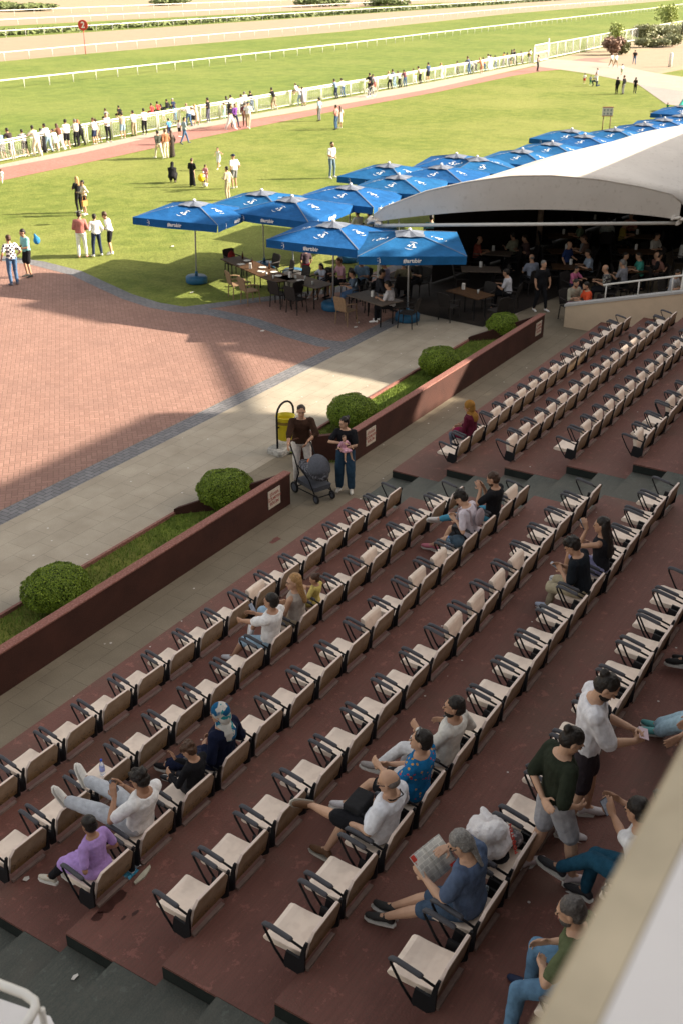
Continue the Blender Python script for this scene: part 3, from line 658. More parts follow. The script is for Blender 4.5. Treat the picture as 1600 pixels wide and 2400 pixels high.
# furlong sign "2"
SR = plain('sign_red_bright', (.50,.045,.03), .5, .05, bst=0)
g = at(201,126); o = empty('distance_sign', g, label='round red sign with a white 2 on a thin red pole', cat='sign')
MB().tube([(0,0,0),(0,0,2.9)], .045, 8).build('pole', SR, o, True)
dirc = (CAM-g); az = math.atan2(dirc.y, dirc.x)
b = MB(); b.tube([(0,0,0),(0,0,.06)], .62, 28); T = Matrix.Translation((0,0,3.35))@Matrix.Rotation(az-R(12),4,'Z')@Matrix.Rotation(R(90),4,'Y')
b.v = [T@v for v in b.v]; dsk = b.build('disc', SR, o)
textobj('2', .98, WTX, dsk, Matrix.Translation((0,0,3.35))@Matrix.Rotation(az-R(12)+PI/2,4,'Z')@Matrix.Translation((0,-.066,0))@Matrix.Rotation(R(90),4,'X'), extrude=.004).data
# hedge line and shrubs on the verge
HG = leafmat('hedge_leaf', (.09,.12,.04), (.18,.21,.08))
def shrub(x, y, rx, ry, h, n, label, name='shrub', lm=HG, size=.12, grp=None, lean=0):
    o = empty(name, (x,y,0), label=label, cat='shrub', group=grp); random.seed(int(x*10+y))
    b = MB()
    for k in range(5):
        a = k*1.26; b.tube([(0,0,-.02),(math.cos(a)*rx*.25,math.sin(a)*ry*.25,h*.4),(math.cos(a)*rx*.5,math.sin(a)*ry*.5,h*.75)], [.05,.035,.012], 5)
    b.build('stem', WOODB, o); b = MB()
    lob = [(random.uniform(-.55,.55)*rx, random.uniform(-.55,.55)*ry, random.uniform(.35,.75)*h, random.uniform(.3,.5)) for _ in range(9)]
    for k in range(n):
        lx, ly, lz, lr = lob[k % 9]; q = V((random.gauss(0,1),random.gauss(0,1),random.gauss(0,1))).normalized()*random.uniform(.6,1.05)
        c = V((lx+q.x*rx*lr*1.1, ly+q.y*ry*lr*1.1, lz+q.z*h*lr*.75))
        if c.z < .03: continue
        e1 = V((random.gauss(0,1),random.gauss(0,1),random.gauss(0,1))).normalized(); e2 = e1.orthogonal().normalized(); s = size*random.uniform(.5,1.2)
        b.add([c-e1*s, c+e2*s*.6, c+e1*s, c-e2*s*.6], [(0,1,2,3)])
    b.build('foliage', lm, o); return o
random.seed(9); b = MB()
for k in range(16000):
    x = random.uniform(108, 420); y0 = 135.2+(x-116)*.035+max(0,(x-250))*.02; y = y0+random.uniform(.3,4.5); z = random.uniform(0,.6)+.15*math.sin(x*.7)
    e1 = V((random.gauss(0,1),random.gauss(0,1),random.gauss(0,1))).normalized(); e2 = e1.orthogonal().normalized(); s = random.uniform(.25,.6); c = V((x,y,max(.05,z)))
    b.add([c-e1*s, c+e2*s*.6, c+e1*s, c-e2*s*.6], [(0,1,2,3)])
b.build('verge_hedge', HG, kind='stuff')
for q, rx, h, lb in (((395,11),9,2.3,'dark shrub at the top edge beyond the tracks, left'), ((760,14),14,2.4,'broad shrub at the top edge, middle'), ((905,12),12,2.0,'shrub right of the broad one, top edge'), ((8,24),7,2.2,'low shrub at the left edge beyond the tracks'), ((70,25),9,1.8,'flat low bush on the dry ground, far left')):
    g = at(*q); shrub(g.x, g.y, rx, 4, h, 1600, lb, size=.55, grp='shrubs beyond the tracks')
PURP = leafmat('purple_leaf', (.20,.12,.09), (.31,.20,.14)); YG = leafmat('yellow_green_leaf', (.20,.24,.05), (.34,.38,.12)); OLV = leafmat('olive_leaf', (.19,.20,.10), (.31,.32,.18))
for q, rx, ry, h, lb, lm, n in (((1432,128),1.6,1.4,2.0,'small reddish-brown leaved shrub in front of the white fence',PURP,1500), ((1434,120),1.5,1.5,3.6,'thin yellow-green sapling behind the reddish shrub',YG,500), ((1455,127),1.2,1.0,1.5,'small round green bush beside the reddish shrub',OLV,1200),
     ((1506,110),1.6,1.3,1.2,'low olive bush, first of the four clipped ones',OLV,1000), ((1527,110),1.4,1.2,1.1,'low olive bush, second of the four clipped ones',OLV,900), ((1552,110),1.6,1.3,1.2,'low olive bush, third of the four clipped ones',OLV,1000), ((1574,108),2.2,1.7,1.7,'low olive bush, last of the four at the right edge',OLV,1100),
     ((1520,93),4.2,3.0,2.3,'wide olive shrub mass, left half, by the fence end',OLV,3200), ((1572,92),5.5,3.5,2.2,'wide olive shrub mass, right half, at the right edge',OLV,3200), ((1553,78),2.2,2.2,4.6,'airy pale green tree rising above the shrubs',YG,900)):
    g = at(*q); shrub(g.x, g.y, rx, ry, h, n, lb, size=.24, lm=lm, grp='shrubs by the far fence', name='tree' if 'tree' in lb or 'sapling' in lb else 'shrub')
for q, h in (((1594,101),6.0),):
    g = at(*q); o = empty('park_lamp', g, label='dark lamp post by the shrubs at the right edge', cat='lamp')
    MB().tube([(0,0,0),(0,0,h)], .09, 8).build('pole', BLK, o, True); b = MB(); b.ell((0,0,h+.25),(.38,.38,.32),12,8); b.build('lamp_head', BLK, o, True)
g = at(1569,156); o = MB().tube([(0,0,0),(0,0,1.35),(0,0,1.5)], [.22,.20,.10], 10).build('bollard', WHT, None, True, label='white bollard standing alone on the pale road', cat='bollard'); o.location = g
# information board on the lawn
ga, gb = at(1408,312), at(1428,312); ht_ = tall(1418,312,251); hb_ = tall(1418,312,270); g = (ga+gb)/2; o = empty('info_board', g, math.atan2(gb.y-ga.y, gb.x-ga.x), label='white information board with red edges on two posts in the lawn', cat='sign')
W_ = (gb-ga).length; BRS = plain('sign_brown', (.12,.05,.04), .6)
for s in (-1,1): MB().tube([(s*W_*.42,0,0),(s*W_*.42,0,hb_)], .03, 6).build('post', BRS, o, True)
bw = W_*.62; sc_b = (ht_-hb_)/1.13; MB().box((-bw,-.03,hb_),(bw,.03,ht_)).build('panel', plain('board_grey', (.55,.53,.56), .6, .05, sc=4), o)
b = MB(); b.box((-bw-.01,-.04,ht_),(bw+.01,.04,ht_+.04)); b.box((-bw-.02,-.04,hb_-.04),(bw+.02,.04,hb_)); b.build('frame', plain('frame_red', (.30,.06,.05), .6), o)
b = MB()
for i in (-1,0,1):
    for j in (0,1):
        T = Matrix.Translation((i*bw*.62,-.036,hb_+(.28+j*.5)*sc_b))@Matrix.Scale(sc_b,4)@Matrix.Rotation(R(90),4,'X'); b.add([T@V((.15*math.cos(a*PI/6),.15*math.sin(a*PI/6),0)) for a in range(12)], [tuple(range(12))])
        b.add([T@V(q) for q in ((-.17,-.21,0),(.17,-.21,0),(.17,-.18,0),(-.17,-.18,0))], [(0,1,2,3)])
b.build('roundels', plain('roundel_grey', (.22,.25,.30), .7), o)
# green slide at the edge
g = at(1601,262); o = empty('play_slide', g, label='green plastic playground slide cut by the right edge', cat='slide'); GS = plain('slide_green', (.02,.35,.25), .4)
b = MB(); b.tube([(-1.9,0,.2),(-1.3,0,.25),(.0,0,.8),(.9,0,1.15),(1.8,0,1.2)], .22, 8, sx=1.1); b.build('chute', GS, o, True)
MB().tube([(1.8,.3,0),(1.8,.3,1.5)], .05, 6).build('post', WHT, o); MB().tube([(1.8,-.3,0),(1.8,-.3,1.5)], .05, 6).build('post', WHT, o)
# ------------------------------------------------------------------ people
def ik(a, b, l1, l2, pole):
    d = b-a; L_ = d.length
    if L_ > (l1+l2)*.995: b = a+d*((l1+l2)*.995/L_); d = b-a; L_ = d.length
    L_ = max(L_, abs(l1-l2)+.02); dn = d.normalized(); x = (l1*l1-l2*l2+L_*L_)/(2*L_); h = math.sqrt(max(0, l1*l1-x*x))
    p = pole-dn*pole.dot(dn); p = p.normalized() if p.length > 1e-5 else dn.orthogonal().normalized()
    return a+dn*x+p*h, b
TODO = []
def remesh(o, vs, smooth=3):
    m = o.modifiers.new('r', 'REMESH'); m.mode = 'VOXEL'; m.voxel_size = vs; m.use_smooth_shade = True
    if smooth: s_ = o.modifiers.new('s', 'SMOOTH'); s_.factor = .5; s_.iterations = smooth
    TODO.append(o)
SKN = {'a': (.42,.235,.15), 'b': (.50,.30,.20), 'c': (.33,.175,.105), 'd': (.40,.21,.13)}
def skin(k): return plain('skin_'+k, SKN[k], .55, .08, sc=9, bst=.05, spec=.4)
def torso_rings(pel, sd, fwd, s, infl, t0, t1, wide=1.0, belly=0.0, n=14):
    """elliptic sections along the spine"""
    secs = [(-.12,.135,.10),(-.04,.158,.115),(.05,.16,.115),(.25,.138+.01*wide,.100),(.45,.142,.103),(.65,.163,.115),(.82,.178,.112),(.92,.135,.085),(.965,.098,.076),(1.0,.068,.062)]
    lat = sd.cross(fwd).normalized()*-1; lat = fwd.cross(sd).normalized(); rings = []
    L_ = .50*s
    for t, a, b in secs:
        if t < t0-.01 or t > t1+.01: continue
        bl = belly*math.exp(-((t-.25)/.2)**2); c = pel+sd*(L_*t)+fwd*(bl*.5)
        a2 = (a*wide+infl)*s; b2 = (b+infl+bl)*s
        rings.append([c+lat*(a2*math.cos(2*PI*i/n))+fwd*(b2*math.sin(2*PI*i/n)) for i in range(n)])
    return rings
def finger_set(b, wrist, hd, nrm, s, curl, near):
    """palm and five fingers; hd = hand direction, nrm = palm normal"""
    side = hd.cross(nrm).normalized()
    pc = wrist+hd*.045*s
    if not near:
        b.caps(wrist, .026*s, wrist+hd*.09*s, .032*s, 7); b.caps(wrist+hd*.09*s, .02*s, wrist+hd*.15*s+nrm*.03*s, .014*s, 6); b.caps(wrist+hd*.03*s, .014*s, wrist+hd*.08*s+side*.045*s, .010*s, 6); return
    for q in (-.028,-.01,.01,.028): b.caps(wrist+side*q*.6*s, .017*s, wrist+hd*.088*s+side*q*s, .0155*s, 8)
    for q, ln, k in ((-.030,.062,0),(-.0105,.075,1),(.0105,.079,2),(.031,.070,3)):
        a = wrist+hd*.088*s+side*q*s*1.12; th = curl*(1+.12*(2-k)); p = a; d = hd
        for f_, r_ in ((.45,.0098),(.32,.0088),(.23,.0078)):
            d = (d*math.cos(th*.55)+nrm*math.sin(th*.55)).normalized(); q2 = p+d*ln*f_*s; b.caps(p, r_*s, q2, r_*.93*s, 7); p = q2; n2 = d.cross(side).normalized()*-1
            nrm = (side.cross(d)).normalized() if side.cross(d).dot(nrm) > 0 else -(side.cross(d)).normalized()
    t0 = wrist+hd*.02*s+side*.030*s; t1 = t0+(hd*.55+side*.6+nrm*.35).normalized()*.042*s; t2 = t1+(hd*.9+side*.1+nrm*.4).normalized()*.034*s
    b.caps(t0, .0135*s, t1, .0115*s, 7); b.caps(t1, .0112*s, t2, .009*s, 7)
def person(loc, rot, P, O, label, cat='person', group=None, s=1.0, lod=0):
    """P: pose (local, +Y forward).  O: outfit.  lod 2 near .. 0 far"""
    s = P.get('s', s); near = lod == 2
    vox = (.0075, .016, .026)[2-lod]*max(.75, s); m = V((P.get('pelvis', (0,0,.93)))); pel = V(m) if P.get('abs') else m*s
    sd = V(P.get('spine', (0,.04,1))).normalized(); fwd = V(P.get('front', (0,1,0))); fwd = (fwd-sd*fwd.dot(sd)).normalized(); lat = fwd.cross(sd).normalized()
    neck = pel+sd*.50*s; hd = V(P.get('look', (0,1,-.1))).normalized()
    hu = V(P.get('headup', (0,0,1))); hu = (hu-hd*hu.dot(hd)).normalized(); hx = hd.cross(hu).normalized()
    hc = neck+(sd*.4+hu*.6).normalized()*.142*s+hd*.022*s; HS = s*1.06 if s > .85 else s*(1.06+(.85-s)*.6)
    sh = [neck-sd*.075*s+lat*(-.178*s*P.get('shw',1)), neck-sd*.075*s+lat*(.178*s*P.get('shw',1))]; hp = [pel+lat*(-.092*s), pel+lat*(.092*s)]
    dl = [V((-.22,.06,.86)), V((.22,.06,.86))]; df = [V((-.11,0,.085)), V((.11,.02,.085))]
    hands = [V(P['hl'])*(1 if P.get('abs') else s) if 'hl' in P else dl[0]*s, V(P['hr'])*(1 if P.get('abs') else s) if 'hr' in P else dl[1]*s]
    feet = [V(P['fl'])*(1 if P.get('abs') else s) if 'fl' in P else df[0]*s, V(P['fr'])*(1 if P.get('abs') else s) if 'fr' in P else df[1]*s]
    ep = [V(P.get('epl', (-.5,-.6,-.5))), V(P.get('epr', (.5,-.6,-.5)))]; kp = [V(P.get('kpl', (-.1,1,.3))), V(P.get('kpr', (.1,1,.3)))]
    el, kn = [], []
    for k in (0,1):
        e, hands[k] = ik(sh[k], hands[k], .285*s, .255*s, ep[k]); el.append(e)
        q, feet[k] = ik(hp[k], feet[k], .435*s, .42*s, kp[k]); kn.append(q)
    fem = O.get('fem', 0); wide = O.get('wide', .9 if fem else 1.0); belly = O.get('belly', 0)
    b = MB(); b.ring(torso_rings(pel, sd, fwd, s, 0, -.12, 1.0, wide, belly))
    b.caps(neck-sd*.04*s, .062*s, hc-hu*.06*s, .056*s, 12)
    # skull, jaw, nose, ears, brow
    HM = Matrix((hx, hd, hu)).transposed()
    b.ell(hc+hu*.03*HS-hd*.012*HS, (.076*HS,.095*HS,.088*HS), 16, 10, T=HM); b.ell(hc-hu*.035*HS+hd*.022*HS, (.062*HS,.072*HS,.078*HS), 14, 9, T=HM)
    b.caps(hc+hd*.086*HS+hu*.012*HS, .009*HS, hc+hd*.108*HS-hu*.022*HS, .0125*HS, 7); b.ell(hc+hd*.075*HS-hu*.085*HS,(.028*HS,.022*HS,.018*HS),8,6,T=HM)
    b.ell(hc+hd*.078*HS+hu*.028*HS,(.052*HS,.018*HS,.012*HS),10,6,T=HM); b.ell(hc+hd*.088*HS-hu*.052*HS,(.026*HS,.012*HS,.012*HS),8,6,T=HM)
    for k in (-1,1): b.ell(hc+hx*(.077*HS*k)-hd*.008*HS-hu*.005*HS, (.010*HS,.019*HS,.030*HS), 8, 6, T=HM)
    ar = O.get('arm', 1.0)*(.86 if fem else 1.0)
    for k in (0,1):
        b.caps(sh[k].lerp(neck-sd*.09*s,.55), .055*s, sh[k], .053*s*ar, 10); b.caps(sh[k], .052*s*ar, el[k], .039*s*ar, 10); b.caps(el[k], .039*s*ar, el[k].lerp(hands[k],.35), .040*s*ar, 10); b.caps(el[k].lerp(hands[k],.35), .040*s*ar, hands[k], .025*s*ar, 10)
        fd = (hands[k]-el[k]).normalized(); hdv = V(P.get('hdl' if k == 0 else 'hdr', tuple(fd))).normalized(); nn = V(P.get('nl' if k == 0 else 'nr', (.9 if k == 0 else -.9, .3, -.2)))
        nn = (nn-hdv*nn.dot(hdv)).normalized()
        if P.get('flip%d' % k): pass
        finger_set(b, hands[k]+hdv*.012*s, hdv, nn, s, P.get('curl', .55), near)
        lg = O.get('leg', 1.0)
        b.caps(hp[k], .088*s*lg, kn[k], .055*s*lg, 10); b.caps(kn[k], .054*s*lg, kn[k].lerp(feet[k],.3), .056*s*lg, 10); b.caps(kn[k].lerp(feet[k],.3), .056*s*lg, feet[k], .034*s, 10)
    fdir = []
    for k in (0,1):
        fv = V(P.get('tl' if k == 0 else 'tr', (-.15 if k == 0 else .15,1,-.05))).normalized(); fdir.append(fv)
        sn = (feet[k]-kn[k]).normalized(); ds = (sn-fv*sn.dot(fv)); ds = ds.normalized() if ds.length > .1 else V((0,0,-1))
        heel = feet[k]-fv*.045*s+ds*.045*s; ball = feet[k]+fv*.12*s+ds*.055*s; toe = feet[k]+fv*.175*s+ds*.055*s
        b.caps(feet[k], .034*s, heel, .03*s, 8); b.caps(feet[k], .034*s, ball, .028*s, 8); b.caps(ball, .028*s, toe, .022*s, 8)
        fdir[k] = (fv, ds)
    o = b.build('person', skin(O.get('skin','a')), None, True, label=label, cat=cat, group=group); o.location = loc; o.rotation_euler = (0,0,rot); remesh(o, vox, 2 if near else 1)
    def part(bb, name, mat, vs=None, sm_=2, nm=None):
        c = bb.build(name, mat, o, True); remesh(c, vs or max(.011, vox*1.25), sm_); return c
    top = O.get('top'); bot = O.get('bot'); U = .016 if near else .018
    if top:
        kind, col = top[0], top[1]; b = MB(); t0 = {'tee':-.08,'long':-.08,'tank':-.04,'gown':-.12,'dress':-.12,'crop':.2}.get(kind, -.08)
        b.ring(torso_rings(pel, sd, fwd, s, U, t0, .97, wide*1.02, belly))
        loose = O.get('loose', .0)*.6; b.caps(neck-sd*.075*s-lat*.05*s, .066*s, neck-sd*.075*s+lat*.05*s, .066*s, 12); b.ell(neck-sd*.035*s, (.078*s,.074*s,.030*s), 12, 6, T=Matrix((lat,fwd,sd)).transposed())
        for k in (0,1):
            if kind in ('tee','long','gown','dress','crop'): b.caps(sh[k].lerp(neck-sd*.09*s,.55), .060*s+U*.5, sh[k], (.055+.012+loose)*s*ar+.004, 12)
            if kind == 'tee' or kind == 'dress' or kind == 'crop':
                b.caps(sh[k], (.056*ar+.012+loose)*s, sh[k].lerp(el[k], O.get('slv', .72)), (.050*ar+.016+loose)*s, 12)
            if kind in ('long','gown'):
                b.caps(sh[k], (.055*ar+.012+loose)*s, el[k], (.043*ar+.012+loose)*s, 12); b.caps(el[k], (.043*ar+.012+loose)*s, el[k].lerp(hands[k], .93 if O.get('cuff',1) else .3), (.032*ar+.010+loose)*s, 12)
        if kind in ('gown','dress'):
            zf = O.get('hem', .06 if kind == 'gown' else .45)
            cen = (feet[0]+feet[1])/2; kc = (kn[0]+kn[1])/2; q = []
            if (kc-pel).normalized().z < -.6:
                for f_, r_ in ((0,.165),(.35,.17),(.7,.185),(1,.21*O.get('flare',1))):
                    c = pel.lerp(V((cen.x,cen.y,zf*s if not P.get('abs') else cen.z+zf-.08)), f_); q.append([c+lat*(r_*s*math.cos(2*PI*i/14))+fwd*(r_*.8*s*math.sin(2*PI*i/14)) for i in range(14)])
                b.ring([r_[::-1] for r_ in q][::1])
            else:
                for k in (0,1): b.caps(hp[k], .115*s, kn[k], .10*s, 12); 
                b.caps(hp[0].lerp(hp[1],.5), .12*s, kn[0].lerp(kn[1],.5), .10*s, 12)
                if kind == 'gown':
                    for k in (0,1): b.caps(kn[k], .10*s, kn[k].lerp(feet[k],.8), .09*s, 12)
        part(b, 'top' if kind in ('tee','long','tank','crop') else 'dress', cloth('cloth_'+str(col)+(top[2] if len(top) > 2 else ''), col, top[2] if len(top) > 2 else None))
    if bot:
        kind, col = bot; b = MB(); b.ring(torso_rings(pel, sd, fwd, s, U*.75, -.12, .10, wide*1.0, belly*.3)); lo = O.get('bloose', .0)
        for k in (0,1):
            lg = O.get('leg', 1.0)
            if kind in ('trousers','jeans'):
                b.caps(hp[k], (.095*lg+.008+lo*.3)*s, kn[k], (.060*lg+.012+lo)*s, 12); b.caps(kn[k], (.060*lg+.012+lo)*s, kn[k].lerp(feet[k],.94), (.040+.014+lo)*s, 12)
            elif kind == 'shorts': b.caps(hp[k], (.095*lg+.010)*s, hp[k].lerp(kn[k], O.get('slen', .86)), (.066*lg+.022+lo)*s, 12)
            elif kind == 'skirt': b.caps(hp[k], .10*s, hp[k].lerp(kn[k],.75), .10*s, 12)
        part(b, 'trousers' if kind in ('trousers','jeans') else kind, cloth('cloth_'+str(col), col))
    if O.get('shoe', (.6,.6,.6)) is not None:
        sc_ = O.get('shoe', (.6,.58,.55))
        for k in (0,1):
            fv, ds = fdir[k]; b = MB(); up_ = -ds
            b.caps(feet[k]+ds*.005*s, .040*s, feet[k]-fv*.04*s+ds*.040*s, .040*s, 10); b.caps(feet[k]+ds*.02*s, .042*s, feet[k]+fv*.11*s+ds*.050*s, .040*s, 10); b.caps(feet[k]+fv*.11*s+ds*.050*s, .042*s, feet[k]+fv*.185*s+ds*.055*s, .030*s, 10)
            sh_o = part(b, 'shoe', plain('shoe_%s' % str(sc_), sc_, .6, .1, sc=30), sm_=1)
            if near:
                b = MB(); c0 = feet[k]+ds*.088*s; sl_ = fv.cross(ds)
                outl = [(-.085,.0),(-.07,.032),(0,.040),(.09,.046),(.17,.044),(.215,.02),(.22,0),(.215,-.02),(.17,-.044),(.09,-.046),(0,-.040),(-.07,-.032)]
                b.ring([[c0+fv*x*s+sl_*y*s+ds*z for x, y in outl] for z in (-.004,.016)]); c_ = b.build('sole', plain('sole_%s' % str(O.get('sole',(.7,.68,.64))), O.get('sole',(.7,.68,.64)), .6, .05), sh_o)
    hr = O.get('hair', ('short', (.02,.014,.01)))
    if hr:
        kind, col = hr[0], hr[1]; b = MB(); hm_ = plain('hair_'+str(col), col, .5 if kind != 'scarf' else .85, .35, sc=70, bst=.6, spec=.3)
        if kind == 'cap':
            b.ell(hc+hu*.050*HS-hd*.010*HS, (.086*HS,.104*HS,.078*HS), 14, 8, T=HM); b.caps(hc+hd*.08*HS+hu*.055*HS, .03*HS, hc+hd*.15*HS+hu*.040*HS, .025*HS, 8)
            hm_ = cloth('cap_'+str(col), col)
        elif kind == 'bald': b.ell(hc-hd*.045*HS+hu*.005*HS, (.078*HS,.068*HS,.055*HS), 14, 8, T=HM)
        elif kind == 'scarf':
            hm_ = cloth('scarf_'+str(col), col, O.get('scarfk')); b.ell(hc+hu*.030*HS-hd*.018*HS, (.093*HS,.108*HS,.103*HS), 16, 10, T=HM)
            b.ell(hc-hu*.04*HS-hd*.035*HS, (.088*HS,.082*HS,.10*HS), 14, 8, T=HM); b.caps(hc-hu*.12*HS, .075*HS, neck-sd*.02*s, .10*s, 12); b.caps(neck-sd*.02*s, .10*s, neck-sd*.10*s-fwd*.05*s, .12*s, 12)
        else:
            b.ell(hc+hu*.052*HS-hd*.022*HS, (.083*HS,.093*HS,.077*HS), 16, 10, T=HM); b.ell(hc+hu*.0*HS-hd*.045*HS, (.080*HS,.072*HS,.080*HS), 14, 8, T=HM)
            if kind == 'curly':
                random.seed(int(abs(loc[0]*97)))
                for _ in range(26):
                    u = V((random.gauss(0,1),random.gauss(-.3,1),random.gauss(.8,.6))).normalized(); b.ell(hc+hu*.04*HS-hd*.02*HS+HM@V((u.x*.08,u.y*.09,u.z*.085))*HS, (.03*HS,)*3, 7, 5)
            if kind in ('long','pony'):
                bk = -hd; dr = (bk*.25-hu).normalized() if hu.z > .3 else V((0,-.2,-1))
                dr = V((dr.x*.3, dr.y*.3-.1, -1)).normalized(); Lh = O.get('hlen', .30)
                if kind == 'long':
                    for q in (-.045,0,.045): b.caps(hc-hd*.045*HS+hx*q*HS+hu*.02*HS, .055*HS, hc-hd*.075*HS+hx*q*1.3*HS+dr*Lh*s, .038*HS, 10)
                else: b.caps(hc-hd*.095*HS+hu*.03*HS, .035*HS, hc-hd*.13*HS+dr*Lh*s, .016*HS, 9)
            if kind == 'bun': b.ell(hc-hd*.105*HS+hu*.075*HS, (.042*HS,.042*HS,.042*HS), 10, 8)
            if O.get('beard'): b.ell(hc-hu*.062*HS+hd*.034*HS, (.064*HS,.066*HS,.052*HS), 12, 8, T=HM)
        part(b, 'hair' if kind not in ('cap','scarf') else ('cap' if kind == 'cap' else 'headscarf'), hm_, vs=max(.010, vox), sm_=1)
    if lod >= 1 and O.get('eyes', 1):
        eb = plain('eye_dark', (.02,.015,.012), .3, 0, bst=0); b = MB()
        for k in (-1,1):
            c_ = MB().ell(hc+hd*.0865*HS+hx*.031*HS*k+hu*.010*HS, (.011*HS,.006*HS,.005*HS), 8, 6, T=HM).build('eye', eb, o, True)
            c_ = MB().ell(hc+hd*.092*HS+hx*.031*HS*k+hu*.034*HS, (.018*HS,.005*HS,.003*HS), 8, 5, T=HM).build('eyebrow', eb, o, True)
        MB().ell(hc+hd*.0985*HS-hu*.052*HS, (.022*HS,.006*HS,.006*HS), 8, 6, T=HM).build('mouth', plain('lip', (.30,.10,.08), .5, 0, bst=0), o, True)
    o['_k'] = 1; del o['_k']
    return o, dict(hands=hands, head=hc, neck=neck, HM=HM, HS=HS, el=el, sh=sh, kn=kn, feet=feet, pel=pel, fwd=fwd, lat=lat, sd=sd)
def finish_people():
    dg = bpy.context.evaluated_depsgraph_get(); dg.update(); done = []
    for o in TODO: done.append((o, bpy.data.meshes.new_from_object(o.evaluated_get(dg), preserve_all_data_layers=False, depsgraph=dg)))
    for o, me in done:
        o.modifiers.clear(); old = o.data; o.data = me; nm = o.name.split('.')[0]
        amp = {'hair':.010,'top':.009,'dress':.009,'trousers':.009,'shorts':.008,'skirt':.008,'carrier_bag':.012}.get(nm, 0)
        if amp and len(me.vertices) > 1500:
            nv = len(me.vertices); co = [0.0]*(nv*3); no = [0.0]*(nv*3); me.vertices.foreach_get('co', co); me.vertex_normals.foreach_get('vector', no); kf = 34 if nm == 'hair' else 11
            for i in range(0, nv*3, 3):
                x, y, z = co[i:i+3]; f_ = amp*(noise.noise((x*kf,y*kf,z*kf))*.6+noise.noise((x*26,y*26,z*9))*.4); co[i] += no[i]*f_; co[i+1] += no[i+1]*f_; co[i+2] += no[i+2]*f_
            me.vertices.foreach_set('co', co); me.update()
        me.polygons.foreach_set('use_smooth', [True]*len(me.polygons))
def world(o, v):
    c, s_ = math.cos(o.rotation_euler.z), math.sin(o.rotation_euler.z); return V(o.location)+V((v.x*c-v.y*s_, v.x*s_+v.y*c, v.z))
# colours
Wh=(.80,.79,.79); Cr=(.62,.55,.44); Bk=(.013,.013,.016); Nv=(.02,.03,.07); Gy=(.20,.20,.21); Lg=(.45,.45,.46); Be=(.48,.39,.28); Je=(.07,.13,.24); Lj=(.28,.40,.52); Kh=(.30,.24,.16); Rd=(.50,.05,.05); Br=(.12,.05,.035)
Or=(.62,.17,.05); Pk=(.60,.25,.30); Pl=(.42,.16,.14); Tl=(.22,.52,.55); Bl=(.15,.30,.50); Gr=(.02,.18,.10); Ye=(.65,.55,.10); Ol=(.08,.08,.04); Pu=(.15,.05,.25); Mi=(.35,.55,.50); Li=(.42,.27,.60); Rb=(.30,.13,.07)
HB=(.016,.012,.010); HBr=(.06,.03,.018); HBl=(.40,.25,.11); HG_=(.16,.15,.14)
STAND = dict(); LEAN = dict(spine=(0,.42,1), hl=(-.2,.5,1.06), hr=(.16,.5,1.06), pelvis=(0,-.02,.9), fl=(-.1,-.08,.085), fr=(.12,-.16,.085), look=(0,1,-.15), epl=(-1,-.2,-.3), epr=(1,-.2,-.3), hdl=(.6,.5,-.1), hdr=(-.6,.5,-.1))
CROSS = dict(hl=(-.02,.2,1.12), hr=(.04,.2,1.10), fl=(-.12,.03,.085), fr=(.12,-.02,.085), hdl=(1,.2,0), hdr=(-1,.2,0))
WALKP = dict(spine=(0,.06,1), fl=(-.09,.30,.10), fr=(.09,-.32,.13), hl=(-.24,-.15,.88), hr=(.23,.25,.95), kpl=(0,1,0), kpr=(0,1,0), tr=(.05,1,-.5))
HIPS = dict(hl=(-.19,.06,1.0), hr=(.19,.06,1.0), epl=(-1,-.4,0), epr=(1,-.4,0), fl=(-.15,0,.085), fr=(.15,.05,.085), hdl=(.6,.2,-.6), hdr=(-.6,.2,-.6))
PHONE = dict(hl=(-.06,.27,1.17), hr=(.05,.28,1.18), look=(0,1,-.6), hdl=(.4,.7,.4), hdr=(-.4,.7,.4))
SITCH = dict(pelvis=(0,-.02,.56), abs=True, fl=(-.13,.42,.09), fr=(.13,.42,.09), hl=(-.14,.34,.80), hr=(.14,.34,.80), spine=(0,.12,1), look=(0,1,-.35), hdl=(.3,1,-.1), hdr=(-.3,1,-.1))
